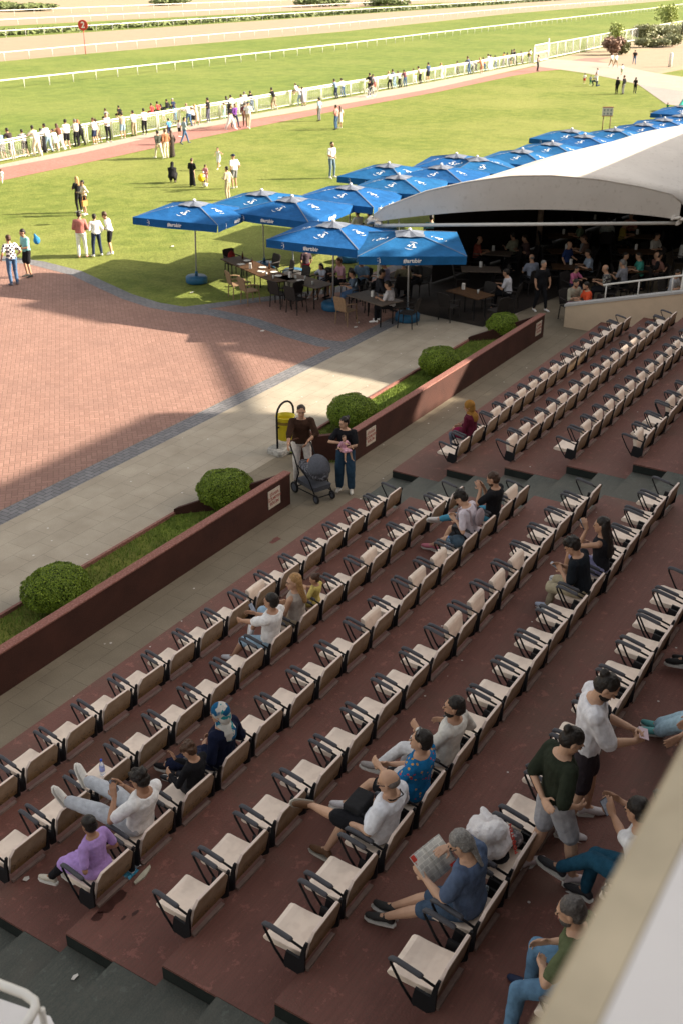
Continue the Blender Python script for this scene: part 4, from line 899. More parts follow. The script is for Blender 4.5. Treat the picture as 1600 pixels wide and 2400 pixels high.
# ------------------------------------------------------------------ people outdoors: (foot x, foot y, head row, facing degrees, pose, outfit, label)
NF = 90  # degrees of rotation: 0 = facing the track
def out(fx, fy, ty, rot, P, O, label, lod=0, group=None):
    g = at(fx, fy); h = tall(fx, fy, ty); s = max(.35, min(1.12, h/(1.74 if P is not LEAN else 1.62)))
    return person(g, R(rot), P, O, label, s=s, lod=lod, group=group)
def O_(top, tc, bot=None, bc=None, shoe=(.6,.58,.55), hair=('short',HB), **k):
    d = dict(top=(top, tc)+((k.pop('pat'),) if 'pat' in k else ()), shoe=shoe, hair=hair); d['bot'] = (bot, bc) if bot else None; d.update(k); return d
LAWN = [
 (35,668,547,-20,dict(hl=(-.30,.12,.92),hr=(.26,.1,.98),look=(-.2,1,-.1)),O_('tee',Wh,'jeans',Je,(.12,.12,.16),('short',HBr),pat='check'),'man in black and white checked shirt and blue jeans, lower left lawn edge',1),
 (70,648,532,75,dict(hl=(-.10,.30,1.06),hr=(.12,.26,1.04),look=(.1,1,-.35)),O_('tee',Tl,'shorts',Bk,(.05,.05,.05),('short',HB),bloose=.01),'man in turquoise T-shirt and black shorts carrying a blue drawstring bag',1),
 (195,603,492,-50,dict(hl=(-.14,.2,1.0),hr=(.16,.2,1.0),look=(.4,1,-.1),fl=(-.14,0,.085),fr=(.14,.05,.085)),O_('long',Pl,'trousers',Wh,(.5,.3,.25),('short',HB),wide=1.08),'man in dusty pink shirt and white trousers, left of three friends on the lawn',1),
 (230,600,498,-25,dict(hl=(-.14,.22,1.1),hr=(.2,.05,.9),look=(.5,1,0),fl=(-.18,0,.085),fr=(.18,.03,.085)),O_('long',Wh,'trousers',Nv,Wh,('short',HB)),'man in white long-sleeved top and navy trousers, middle of the three friends',1),
 (263,595,492,35,dict(spine=(0,.2,1),hl=(-.05,.26,1.0),hr=(.05,.28,1.0),look=(.1,1,-.6)),O_('long',Wh,'shorts',Bk,Wh,('curly',HBr),cuff=0),'man with curly hair, loose white shirt and black shorts, right of the three friends',1),
 (188,497,410,-10,dict(hl=(-.12,.3,1.12),hr=(.1,.3,1.1),look=(.6,1,-.1)),O_('tee',Bk,'trousers',Bk,Wh,('long',HBl),fem=1),'blonde woman in black leaning on her friend, left lawn',0),
 (202,503,419,60,dict(hl=(-.2,.1,1.1),hr=(.05,.3,1.12),look=(0,1,-.1)),O_('long',Cr,'skirt',Bk,Wh,('short',HB),fem=1),'woman in cream blouse and black skirt with a tan handbag, left lawn',0),
 (6,430,395,-60,WALKP,O_('tee',Wh,'trousers',Wh,Wh,('short',HBr)),'toddler in white running at the left edge beside the red path',0),
 (405,428,385,-60,dict(pelvis=(0,-.12,.33),spine=(0,.5,1),fl=(-.1,.1,.085),fr=(.12,.05,.085),hl=(-.08,.40,.35),hr=(.08,.42,.3),look=(0,1,-.6),abs=True,s=.97,kpl=(-.1,1,1),kpr=(.1,1,1)),O_('gown',Bk,None,None,Bk,('scarf',Bk),fem=1,wide=1.15),'woman in a black robe and headscarf crouching on the lawn',0),
 (452,436,368,-70,dict(hl=(-.1,.25,1.1),hr=(.12,.22,1.1),look=(0,1,-.5)),O_('gown',Bk,None,None,Bk,('short',HBr),fem=1),'woman in long black dress standing on the lawn beside the children',0),
 (483,431,384,-80,dict(),O_('tee',Pk,'shorts',Pk,Wh,('short',HBr)),'child in a pink top beside the toddler with the yellow balloon',0),
 (478,437,401,-60,dict(hl=(-.1,.3,.9),hr=(.1,.3,.95)),O_('tee',Lg,'shorts',Nv,Wh,('cap',Wh)),'toddler in a white hat holding a yellow balloon',0),
 (514,397,343,100,dict(fl=(-.08,.35,.15),fr=(.08,-.35,.28),hl=(-.42,.2,1.25),hr=(.35,-.05,1.1),spine=(0,.15,1),kpr=(0,1,-.3)),O_('tank',Wh,'skirt',Wh,Wh,('short',HBr),fem=1),'girl in a white summer dress running across the lawn',0),
 (551,441,358,-15,dict(hl=(-.22,.05,.9),hr=(.24,.05,.9),look=(-.3,1,0)),O_('tee',Wh,'shorts',Gy,Wh,('cap',Nv),wide=1.15,loose=.012),'heavy man in white T-shirt, grey shorts and dark cap on the lawn',0),
 (536,468,387,0,dict(hl=(-.12,.24,1.1),hr=(.18,.1,.95)),O_('long',Be,'trousers',Be,Be,('short',HB)),'man in an all beige outfit on the lawn above the umbrellas',0),
 (777,416,329,165,dict(hl=(-.08,.2,1.02),hr=(.08,.21,1.0),look=(.1,1,-.05),fl=(-.16,.0,.085),fr=(.16,.04,.085)),O_('tee',Wh,'jeans',(.13,.19,.25),Wh,('short',HB),wide=1.1,beard=1),'man in white polo shirt and faded jeans standing alone mid lawn',1),
 (374,372,303,-15,dict(WALKP,look=(.1,1,0)),O_('long',(.05,.055,.045),'trousers',Cr,Wh,('short',HB)),'man in dark green sweater and beige trousers walking by the red path',0),
 (391,370,299,-15,dict(),O_('long',Rb,'trousers',Cr,Cr,('short',HBr)),'man in rust brown shirt and beige trousers between two companions',0),
 (405,368,303,-15,dict(),O_('gown',(.05,.04,.035),None,None,Bk,('long',HBr),fem=1),'woman with long brown hair in a dark dress beside the rust shirt man',0),
 (398,322,275,-10,dict(),O_('tee',(.1,.3,.6),'trousers',Nv,Bk,('short',HB)),'man in bright blue T-shirt on the red path',0),
 (434,337,272,-120,dict(WALKP),O_('tee',(.3,.38,.42),'jeans',Je,Nv,('short',HB),wide=1.1),'man in grey-blue T-shirt and jeans striding along the red path',0),
 (421,320,279,-100,dict(),O_('tee',Wh,'shorts',Bk,Wh,('short',HBr)),'child in white top and dark shorts beside the striding man',0),
 (541,304,241,-160,dict(WALKP),O_('crop',Bk,'trousers',Wh,Wh,('long',HB),fem=1,bloose=.03),'woman in black top and wide white trousers walking on the red path',0),
 (552,299,240,170,dict(WALKP),O_('long',Pu,'trousers',Nv,Bk,('short',HB)),'person in a purple top walking behind the woman in wide trousers',0),
 (583,301,236,-60,dict(WALKP),O_('tee',Wh,'trousers',Be,Wh,('cap',Nv)),'man in white T-shirt, beige trousers and dark cap on the red path',0),
 (575,296,238,-60,dict(),O_('tee',(.15,.05,.06),'trousers',(.15,.08,.07),Bk,('short',HB)),'man in dark clothes beside the beige trousers man on the path',0),
 (749,283,226,0,dict(),O_('tee',(.25,.35,.45),'trousers',Gy,Bk,('short',HB)),'man in blue-grey shirt standing at the lawn edge by the path',0),
 (788,303,243,0,dict(hl=(-.15,.2,1.1)),O_('tee',(.50,.22,.20),'jeans',Je,Nv,('short',HB)),'man in salmon T-shirt and jeans at the lawn edge',0),
 (797,300,246,-30,dict(),O_('dress',Cr,None,None,Wh,('long',HBr),fem=1),'woman in a pale dress beside the salmon T-shirt man',0),
 (1258,166,126,190,CROSS,O_('tee',(.25,.22,.22),'trousers',Bk,Bk,('short',HB)),'man in grey polo and black trousers standing guard near the gate',0),
 (1368,196,170,-60,dict(),O_('tee',Wh,'shorts',Rd,Wh,('short',HB)),'small child in white top and red shorts on the far lawn',0),
 (1382,199,175,-90,dict(),O_('tee',(.3,.35,.4),'trousers',Gr,Wh,('short',HB)),'small child in grey top and green trousers beside the kneeling man',0),
 (1396,201,174,60,dict(pelvis=(0,0,.45),spine=(0,.15,1),fl=(-.1,-.3,.1),fr=(.1,.25,.085),hl=(-.1,.35,.7),hr=(.1,.35,.7),abs=True,s=.95),O_('tee',Wh,'jeans',Nv,Bk,('short',HBr)),'man in white shirt kneeling by the small children on the far lawn',0),
 (1397,188,158,180,dict(),O_('tee',(.35,.33,.4),'trousers',Gy,Bk,('short',HB)),'man in grey shirt standing behind the kneeling man',0),
 (1444,220,178,-30,dict(),O_('long',Bk,'trousers',Bk,Bk,('short',HB),wide=1.15),'person in black with a black backpack, left of three on the far lawn',0),
 (1459,220,174,-10,dict(),O_('long',Bk,'trousers',Gy,Bk,('short',HBr)),'person in black top and grey trousers, middle of three on the far lawn',0),
 (1486,218,179,-100,dict(),O_('tee',Bk,'trousers',Bk,Bk,('long',HBr),fem=1),'woman in black with long brown hair, right of three on the far lawn',0),
 (1431,156,122,160,dict(WALKP),O_('tee',Wh,'trousers',Kh,Wh,('short',HB)),'man in white shirt and khaki trousers walking on the pale road, left',0),
 (1441,158,123,160,dict(WALKP),O_('tee',Wh,'shorts',Kh,Wh,('short',HG_)),'man in white shirt and khaki shorts walking on the pale road, right',0),
 (1485,150,115,-60,dict(WALKP),O_('tee',Bk,'jeans',Je,Bk,('short',HB)),'man in black T-shirt and jeans walking alone on the far road',0),
 (1456,176,148,-20,dict(),O_('tee',Wh,'shorts',(.2,.25,.15),Wh,('short',HB)),'child in white top behind the three people on the far lawn',0),
 (1562,265,239,60,WALKP,O_('dress',Gr,None,None,Wh,('short',HB),fem=1,hem=.5,flare=1.2),'little girl in a green dress near the far umbrellas',0),
 (990,378,365,0,dict(),O_('tee',Rb,'trousers',Kh,Bk,('short',HBr)),'reddish-haired person mostly hidden behind the umbrella, only the head showing',0),
 (1415,268,260,0,dict(),O_('tee',Bk,'trousers',Bk,Bk,('short',HB)),'dark-haired person hidden behind the umbrellas below the information board',0),
]
for a in LAWN[:-2]: out(*a[:6], a[6], a[7])
for (tx, ty), O, lb in (((1009,373),O_('tee',Rb,'trousers',Kh,Bk,('short',HBr)),LAWN[-2][6]), ((1413,304),O_('tee',Bk,'trousers',Bk,Bk,('short',HB)),LAWN[-1][6])):
    g = at(tx, ty+2, 1.62); person((g.x,g.y,0), R(100), STAND, O, lb, s=.98)
FENCE = [
 (9,374,301,O_('tee',Bl,'shorts',Gy,Bk,('short',HG_)),'blue shirt and grey shorts'), (31,370,294,O_('tee',(.04,.03,.03),'shorts',Bk,Wh,('short',HB)),'black shirt and long black shorts'),
 (61,366,298,O_('tee',(.38,.38,.40),'shorts',Bk,Wh,('short',HB)),'grey T-shirt and black shorts'), (89,365,288,O_('tee',Cr,'trousers',Cr,Wh,('short',HB),bloose=.02),'cream shirt and loose cream trousers'),
 (104,357,296,O_('gown',Bk,None,None,Wh,('long',HB),fem=1),'long black dress'), (116,356,284,O_('tee',Wh,'jeans',Lj,Bk,('short',HB)),'white T-shirt and pale jeans, tall'),
 (132,354,298,O_('dress',Wh,None,None,Wh,('short',HB),fem=1,hem=.6),'short white dress'), (144,351,284,O_('tank',Br,'trousers',Wh,Wh,('long',HBr),fem=1,bloose=.02),'brown top, long brown hair and white trousers'),
 (160,349,277,O_('long',Wh,'shorts',Bk,Wh,('curly',HB)),'white shirt and black shorts, curly hair'), (182,343,276,O_('long',(.40,.38,.33),'trousers',Bk,Bk,('short',HG_)),'grey shirt and black trousers, grey hair'),
 (193,340,275,O_('long',Bk,'trousers',Bk,Bk,('long',(.3,.1,.03)),fem=1),'all black with red hair and a bag'), (224,338,273,O_('tee',Wh,'shorts',Nv,Wh,('short',HBr)),'white football shirt and navy shorts'),
 (232,333,274,O_('tee',Cr,'shorts',Be,Wh,('short',HBr)),'cream shirt beside the navy shorts boy'), (290,324,260,O_('tee',Be,'shorts',Lj,Wh,('short',HB),fem=1),'beige top and pale denim shorts'),
 (316,318,256,O_('tee',Wh,'trousers',Kh,Bk,('short',HB)),'white T-shirt and khaki trousers'), (341,315,251,O_('tee',Wh,'trousers',Bk,Wh,('short',HB)),'white T-shirt and tapered black trousers'),
 (412,287,242,O_('dress',(.05,.16,.28),None,None,Bk,('long',HBr),fem=1,hem=.25),'long denim blue dress and black bag'), (444,295,237,O_('tee',Wh,'jeans',Je,Nv,('bald',HG_),wide=1.1),'white T-shirt and blue jeans, bald'),
 (454,293,247,O_('tank',Wh,'shorts',Bk,Wh,('short',HBr)),'white vest and black shorts'), (462,291,240,O_('gown',Be,None,None,Wh,('long',HBl),fem=1,hem=.25),'beige dress with fair hair'),
 (490,287,226,O_('tee',Bk,'trousers',(.10,.10,.14),Wh,('short',HB),wide=1.1),'black T-shirt and grey trousers'), (527,278,239,O_('tank',Mi,'trousers',Mi,Wh,('short',HBr)),'mint outfit, a child'),
 (537,274,221,O_('long',Bk,'trousers',Bk,Bk,('long',HB),fem=1),'all black behind the walking woman'), (547,270,218,O_('tee',Wh,'trousers',Lg,Wh,('short',HB)),'white shirt and light grey trousers'),
 (567,268,219,O_('tee',Wh,'trousers',Bk,Wh,('short',HB)),'white top and black trousers beside two others'), (575,264,212,O_('long',Wh,'trousers',Gy,Bk,('short',HG_)),'white shirt, tall, grey hair'),
 (591,262,209,O_('tee',Bk,'jeans',Je,Bk,('short',HB)),'black T-shirt and blue jeans'), (643,256,200,O_('tee',Bk,'shorts',Kh,Wh,('short',HB)),'black T-shirt and khaki shorts, standing apart'),
 (704,247,196,O_('tee',Wh,'jeans',Lj,Wh,('cap',Nv)),'white shirt, pale jeans and cap'), (711,247,200,O_('gown',Lg,None,None,Bk,('short',HBr),fem=1,hem=.3),'grey dress beside the cap wearer'),
 (787,230,181,O_('tee',(.18,.25,.38),'trousers',Nv,Bk,('short',HB)),'slate blue shirt and navy trousers'), (803,226,179,O_('tee',Wh,'jeans',Je,Nv,('short',HB)),'white shirt and dark jeans'),
 (868,219,167,O_('tee',Bk,'trousers',Bk,Bk,('short',HB)),'black clothes behind the bicycle'), (877,214,170,O_('tee',(.3,.25,.3),'shorts',Pl,Wh,('short',HB)),'mauve shirt and pink shorts'),
 (913,208,163,O_('tee',Wh,'trousers',Bk,Bk,('short',HBl),fem=1),'white top and black trousers with a bag, fair hair'), (923,205,158,O_('tee',(.12,.14,.2),'jeans',Lj,Wh,('short',HB)),'dark shirt and pale grey jeans'),
 (935,204,163,O_('tee',Wh,'trousers',Bk,Bk,('short',HBr)),'white T-shirt and slim black trousers'), (948,202,160,O_('tee',(.15,.06,.08),'jeans',Je,Bk,('short',HB)),'maroon T-shirt and blue jeans'),
 (971,196,157,O_('tee',Or,'trousers',Wh,Wh,('short',HBr)),'orange T-shirt and white trousers'), (983,195,151,O_('tee',(.40,.36,.30),'trousers',Bk,Bk,('short',HB)),'beige shirt and black trousers'),
 (1002,191,144,O_('tee',(.05,.08,.16),'shorts',Bk,Wh,('short',HB)),'navy T-shirt and black shorts'), (1034,184,144,O_('tee',Cr,'trousers',Wh,Wh,('short',HBl)),'cream shirt and white trousers'),
 (1071,175,140,O_('long',Ol,'trousers',Ol,Bk,('short',HBr)),'all olive brown, standing alone'), (1097,173,128,O_('tee',(.06,.08,.14),'jeans',Je,Bk,('short',HBr)),'navy top and jeans, tall'),
 (1106,170,138,O_('tee',Wh,'trousers',Nv,Bk,('short',HB)),'white top and navy trousers'), (1114,168,138,O_('tee',Nv,'trousers',Bk,Bk,('short',HB)),'dark navy clothes, crouched forward'),
 (1126,171,131,O_('dress',(.50,.20,.12),None,None,Wh,('long',HBl),fem=1,hem=.5),'terracotta dress'), (1133,166,131,O_('tee',Or,'jeans',Je,Bk,('short',HBr)),'orange top and jeans'),
 (1144,164,123,O_('long',Wh,'trousers',Wh,Wh,('short',HB)),'white shirt and white trousers, left of a pair'), (1150,163,125,O_('tee',Lg,'trousers',Wh,Wh,('short',HB)),'grey shirt and white trousers, right of a pair'),
 (1160,160,127,O_('tee',Wh,'jeans',Je,Bk,('short',HB),fem=1),'white top and narrow jeans'), (1179,157,120,O_('tee',Or,'trousers',Gy,Bk,('short',HB)),'orange T-shirt and dark grey trousers'),
 (1189,155,120,O_('tee',Nv,'trousers',Nv,Bk,('short',HB)),'navy clothes in the dense group by the gate'), (1197,153,114,O_('tee',Bk,'skirt',Bk,Bk,('long',HB),fem=1),'black skirt in the dense group by the gate'),
 (1206,152,111,O_('long',Bk,'trousers',Bk,Bk,('short',HB)),'tall, black shirt, in the dense group by the gate'), (1221,149,117,O_('gown',(.03,.02,.02),None,None,Bk,('long',HBr),fem=1),'long black dress near the gate'),
 (1240,147,116,O_('tee',Ye,'trousers',Wh,Wh,('short',HB)),'bright yellow shirt beside the gate')]
random.seed(5)
for k, (x, y, t, O, lb) in enumerate(FENCE):
    O.setdefault('wide', 1.1); O.setdefault('arm', 1.12); O.setdefault('leg', 1.06); P = dict(LEAN); v = random.random()
    if v < .25: P = dict(CROSS, look=(random.uniform(-.5,.5),1,-.1))
    elif v < .6: P['fl'] = (-.1, .12, .085); P['fr'] = (.1,-.2,.085); P['look'] = (random.uniform(-.7,.7),1,-.1)
    elif v < .8: P['spine'] = (random.uniform(-.1,.1),.3,1)
    out(x, y, t, random.uniform(-18,14), P, O, f'person at the crowd fence, {lb}', group='spectators at the crowd fence')
o_, _ = out(255,332,262,175,dict(CROSS,spine=(0,-.05,1),look=(.5,1,0)),O_('tee',Wh,'trousers',Bk,Wh,('short',HB)),'man in white T-shirt and black trousers with his back against the fence',group='spectators at the crowd fence')
# children perched on or beyond the rail
for x, yb, t, O, lb in ((250,275,253,O_('tee',Gy,'shorts',Bk,Wh,('short',HBr)),'grey-shirted child perched on the top rail behind the reclining man'), (281,268,253,O_('tee',Bk,'shorts',Bk,Wh,('short',HB)),'dark-haired child sitting on the top rail beside the beige top woman'),
    (357,262,239,O_('tee',Rd,'shorts',Rd,Wh,('short',HBr)),'child in red leaning over the top rail, left'), (371,258,235,O_('tee',Rd,'trousers',Bk,Bk,('curly',HB)),'child with red top and black trousers on the top rail'),
    (393,252,229,O_('long',Bk,'jeans',Nv,Bk,('short',HB)),'boy in black jacket perched on the top rail'), (407,250,230,O_('tee',Nv,'trousers',Nv,Bk,('cap',Lg)),'child in a pale cap on the top rail'),
    (694,212,187,O_('tee',Wh,'shorts',Gy,Wh,('short',HBr)),'child in white T-shirt on the top rail, centre'), (1243,127,103,O_('tee',Wh,'trousers',Nv,Wh,('short',HB)),'child in white on the top rail by the gate')):
    g = at(x, yb, 1.17); s = .68
    person((g.x,g.y,1.17-.5*s), R(0), dict(pelvis=(0,0,.56),spine=(0,.15,1),fl=(-.1,.28,.12),fr=(.1,.28,.15),hl=(-.2,.1,.56),hr=(.2,.1,.56)), O, lb, s=s, group='children on the crowd fence rail')
for x, y, t, O, lb in ((384,283,243,O_('tank',Bk,'skirt',Wh,Wh,('long',HB),fem=1),'girl in black top and white skirt beyond the fence wire'),):
    out(x, y, t, 10, LEAN, O, lb, group='spectators at the crowd fence')
# cyclist pushing a white bicycle
cy_, _ = out(864,225,186,-95,dict(hl=(-.16,.45,.95),hr=(.16,.45,.95),look=(.2,1,-.3)),O_('tee',Bk,'jeans',Nv,Wh,('short',HB)),'boy in black T-shirt standing with a white bicycle on the concrete strip')
g = at(862,225.5); o = empty('bicycle', (g.x,g.y-.25,0), R(-5), label='white bicycle held by the boy in black at the fence', cat='bicycle'); TY = plain('tyre', (.5,.5,.48), .7)
for x_ in (-.52,.52):
    wh_ = MB().tube([(x_+.33*math.cos(a*PI/10),0,.34+.33*math.sin(a*PI/10)) for a in range(21)], .022, 6).build('wheel', TY, o, True)
    b = MB()
    for a in range(0,20,2): b.tube([(x_,0,.34),(x_+.32*math.cos(a*PI/10),0,.34+.32*math.sin(a*PI/10))], .004, 3)
    b.build('spokes', ALU, wh_)
b = MB(); b.tube([(-.52,0,.34),(-.1,0,.30),(-.22,0,.78),(-.52,0,.34)], .016, 6); b.tube([(-.1,0,.30),(.36,0,.80),(-.22,0,.76)], .016, 6); b.tube([(.52,0,.34),(.34,0,.95)], .016, 6); b.build('frame', WHT, o, True)
MB().tube([(.34,-.25,.98),(.34,0,.98),(.34,.25,.98)], .014, 6).build('handlebar', BLK, o); MB().ell((-.24,0,.85),(.13,.06,.03),10,6).build('saddle', BLK, o, True)
# things carried
g = at(84,560,1.2); b = MB(); b.ell((0,0,-.04),(.13,.11,.14),12,8); b.caps((0,0,.02),.09,(-.06,.02,.18),.03,10); b.tube([(-.1,.05,.18),(-.2,.1,.3),(-.3,.12,.2)], .012, 5); o = b.build('drawstring_bag', cloth('bag_blue',(.03,.17,.36)), None, True, label='bright blue drawstring bag on the turquoise T-shirt man\'s back', cat='bag'); o.location = at(86,560,1.28)
remesh(o,.02)
o = MB().box((-.14,-.05,-.12),(.14,.05,.1)).tube([(-.12,0,.1),(0,0,.5),(.12,0,.1)],.01,5).build('handbag', plain('tan_leather',(.42,.20,.06),.5), None, False, label='tan handbag hanging at the cream blouse woman\'s hip', cat='bag'); o.location = at(198,475,.85)
o = MB().ell((0,0,0),(.17,.17,.19),14,10).build('balloon', plain('balloon_yellow',(.75,.50,.02),.35,.02,bst=0), None, True, label='yellow balloon held by the toddler in the white hat', cat='balloon'); o.location = at(472,416,.62)
o = MB().ell((0,0,.11),(.11,.11,.11),12,8).build('football', plain('football_white',(.7,.66,.6),.6,.2,sc=12), None, True, label='pale football on the grass beside the toddler with the balloon', cat='ball'); o.location = at(482,438)
# ------------------------------------------------------------------ people in the seats
def seatof(blk, r, i): return seatpos(blk, r, i)+V((-.25,0,0))
def sit(blk, r, i, P, O, label, s=1.0, lod=2, dx=0, rot=0):
    B = dict(abs=True, pelvis=(0,.22,.58), spine=(0,-.16,1), fl=(-.11,.70,.085), fr=(.11,.72,.085), hl=(-.14,.5,.68), hr=(.14,.5,.68), look=(0,1,-.15), kpl=(-.15,.6,1), kpr=(.15,.6,1)); B.update(P)
    o, J = person(seatof(blk, r, i)+V((dx,0,0)), R(rot), B, O, label, s=s, lod=lod); J['o'] = o; return o, J
PHM = plain('phone_black', (.015,.015,.02), .25, 0, bst=0, spec=.6); SCR = plain('phone_screen', (.30,.34,.42), .15, .3, sc=40, bst=0)
def phone(o, J, label, k=None, mat=PHM, tilt=(0,.5,.85), face=None):
    c = (J['hands'][0]+J['hands'][1])/2 if k is None else J['hands'][k]
    up = V(tilt).normalized(); p_ = J['hc'] if 'hc' in J else J['head']; c = c+up*.075+J['fwd']*.03 if k is not None else c+up*.05+J['fwd']*.05
    n = (p_-c); n = (n-up*n.dot(up)).normalized(); x = up.cross(n); T = Matrix((x, up, n)).transposed().to_4x4(); T.translation = c
    b = MB().box((-.037,-.078,-.004),(.037,.078,.004), T=T); ob = b.build('phone', mat, None, label=label, cat='phone'); ob.location = o.location; ob.rotation_euler = o.rotation_euler
    bevel(ob,.004); MB().box((-.033,-.072,.0045),(.033,.072,.0055), T=T).build('screen', SCR, ob); return ob
o, J = sit('n',3,15,dict(pelvis=(0,.24,.58),spine=(0,.05,1),look=(.1,1,-.25),fl=(-.14,.80,.26),fr=(.06,.72,.16),hl=(-.10,.34,.66),hr=(.1,.34,.66),kpl=(-.1,1,.8)),O_('dress',Li,'trousers',Bk,(.55,.50,.42),('bun',HB),fem=1,skin='c'),'girl in lilac dress with her hair in a bun, third row',s=.82)
o, J = sit('n',3,14,dict(pelvis=(.04,.32,.57),spine=(0,-.26,1),look=(-.15,1,-.55),fl=(-.16,1.27,.60),fr=(.16,1.16,.66),kpl=(-.2,.1,1),kpr=(.1,.1,1),tl=(-.2,.4,1),tr=(.1,.5,1),hl=(-.10,.50,.92),hr=(.06,.50,.96),epl=(-1,-.3,-.6),hdl=(.3,.4,.8),hdr=(-.3,.5,.7)),O_('tee',Wh,'trousers',(.42,.44,.48),(.66,.64,.60),('curly',HB),skin='c',bloose=.018,loose=.006,wide=1.05),'man in white T-shirt and grey trousers resting his feet on the seat in front')
phone(o, J, 'dark phone held by the man with his feet up')
o, J = sit('n',3,13,dict(pelvis=(0,.16,.56),spine=(.0,.0,1),look=(-.3,1,-.8),fl=(.34,1.02,.12),fr=(.44,.96,.12),hl=(-.12,.42,.70),hr=(.02,.46,.80),hdr=(0,.5,.8)),O_('long',Bk,'trousers',(.02,.02,.025),Bk,('curly',(.07,.035,.02)),fem=1),'child with curly brown hair in black, bent over between two adults',s=.80,dx=.13)
o, J = sit('n',3,12,dict(spine=(0,-.10,1),look=(-.35,1,-.25),fl=(-.10,1.10,.12),fr=(.06,1.02,.10),hl=(-.14,.36,.76),hr=(.14,.36,.74),hdl=(.7,.5,0)),O_('gown',(.008,.012,.035),'trousers',(.008,.014,.05),Bk,('scarf',(.50,.49,.46)),fem=1,wide=1.2,scarfk='scarf',loose=.015),'woman in blue and white patterned headscarf and navy coat, legs stretched out')
o, J = sit('n',2,8,dict(spine=(0,-.12,1),look=(-.1,1,-.1),fl=(-.04,.86,.09),fr=(.28,.74,.42),kpr=(.4,.5,.8),kpl=(0,.6,1),tr=(.8,.4,.3),hl=(-.06,.70,.76),hr=(.14,.55,.82),epl=(-1,0,-.5)),O_('tee',Wh,'shorts',Lj,(.62,.62,.66),('short',HB),loose=.008,slen=.97),'young man in white T-shirt and pale denim shorts with his ankle on his knee')
phone(o, J, 'phone held over the crossed leg of the young man in denim shorts', 1)
o, J = sit('n',2,7,dict(look=(-.9,.8,-.15),spine=(-.08,-.05,1),hr=(.1,.45,.72),hl=(-.1,.5,.7)),O_('tank',(.42,.37,.33),'skirt',Be,Wh,('long',(.32,.18,.07)),fem=1,skin='b'),'blonde woman in beige sleeveless top facing left, second row')
o, J = sit('n',2,6,dict(pelvis=(0,.28,.57),look=(-.6,1,-.4),hl=(-.2,.4,.72),fl=(-.1,.52,.22),fr=(.1,.52,.22)),O_('dress',(.55,.45,.14),None,None,Pk,('bun',HBr),fem=1),'little girl in yellow dress beside the blonde woman',s=.62,dx=-.14)
o, J = sit('n',3,2,dict(spine=(-.1,.20,1),look=(-.1,1,-1.0),fl=(.06,.98,.10),fr=(.10,.80,.10),hl=(-.16,.42,.80),hr=(-.04,.46,.84),hdl=(.2,.8,.4)),O_('tee',(.62,.56,.62),'skirt',Bk,(.55,.18,.24),('curly',HB),fem=1,wide=1.05,skin='b'),'woman in white T-shirt with backpack straps and pink trainers bent over a phone',dx=-.2)
phone(o, J, 'white phone held by the woman in pink trainers', None, plain('phone_white',(.6,.58,.55),.4,0,bst=0), (0,.8,.4))
b = MB(); sh0, sh1 = J['sh']; 
for sgn, sh_ in ((-1,sh0),(1,sh1)):
    b.tube([sh_*.6+J['neck']*.4+J['fwd']*.13+V((0,0,-.2)), sh_*.6+J['neck']*.4+J['fwd']*.09+V((0,0,.03)), sh_*.6+J['neck']*.4-J['fwd']*.10+V((0,0,.0)), sh_*.5+J['neck']*.5-J['fwd']*.16+V((0,0,-.28))], .017, 6, sx=1.6)
b.ell(J['neck']-J['fwd']*.20+J['sd']*-.20,(.13,.06,.16),10,8); q = b.build('backpack', cloth('pack_pale',(.35,.28,.30)), None, True, label='small pale backpack worn by the woman in pink trainers', cat='backpack'); q.location = o.location; remesh(q,.012)
o, J = sit('n',3,1,dict(spine=(0,-.05,1),look=(-.1,1,-.5),fl=(-.32,1.04,.40),fr=(.10,.78,.10),kpl=(.1,.3,1),tl=(-.7,.5,.2),hl=(-.10,.42,1.02),hr=(.02,.42,1.02),hdl=(.2,.6,.7),hdr=(-.2,.6,.7)),O_('tee',Bk,'jeans',(.06,.24,.36),(.55,.52,.50),('short',(.05,.025,.015)),beard=1,wide=1.05),'bearded man in black T-shirt and bright blue jeans, legs crossed, looking at a phone',dx=-.08)
phone(o, J, 'phone held up by the bearded man in the black T-shirt')
o, J = sit('n',5,5,dict(spine=(-.05,.22,1),look=(-.1,1,-.9),fl=(.30,.78,.32),fr=(.14,.72,.09),kpl=(-1,.7,.2),kpr=(.2,.6,1),tl=(.7,.3,-.3),hl=(-.10,.50,.80),hr=(.02,.54,.82)),O_('tee',(.010,.013,.018),'trousers',(.34,.29,.20),(.45,.50,.62),('curly',HB),loose=.01,wide=1.05),'young man in black T-shirt and khaki trousers hunched over his phone')
phone(o, J, 'phone held low by the young man in khaki trousers', None, plain('phone_grey',(.4,.42,.45),.4,0,bst=0),(0,.8,.4))
o, J = sit('n',5,4,dict(spine=(0,.02,1),look=(-.1,1,-.15),fl=(-.1,.68,.34),fr=(.12,.74,.10),kpl=(-.2,.5,1),hl=(-.04,.46,1.12),hr=(.12,.46,.84),hdl=(.1,.4,.9)),O_('tank',(.02,.02,.025),'shorts',(.30,.30,.50),(.5,.5,.5),('long',HB),fem=1,hlen=.42),'woman with very long dark hair in black top holding a phone upright')
phone(o, J, 'phone held upright by the long-haired woman', 0)
o, J = sit('n',5,11,dict(spine=(0,-.18,1),look=(-.35,1,-.05),fl=(-.18,.92,.24),fr=(.12,.78,.09),kpl=(.05,.5,1),tl=(-.2,1,.1),hl=(-.06,.52,.80),hr=(.26,.34,.78)),O_('long',(.66,.64,.60),'trousers',(.66,.66,.68),(.34,.31,.30),('short',HB),beard=1,wide=1.12,arm=1.1,skin='a'),'bearded man dressed all in white with crossed legs, fifth row')
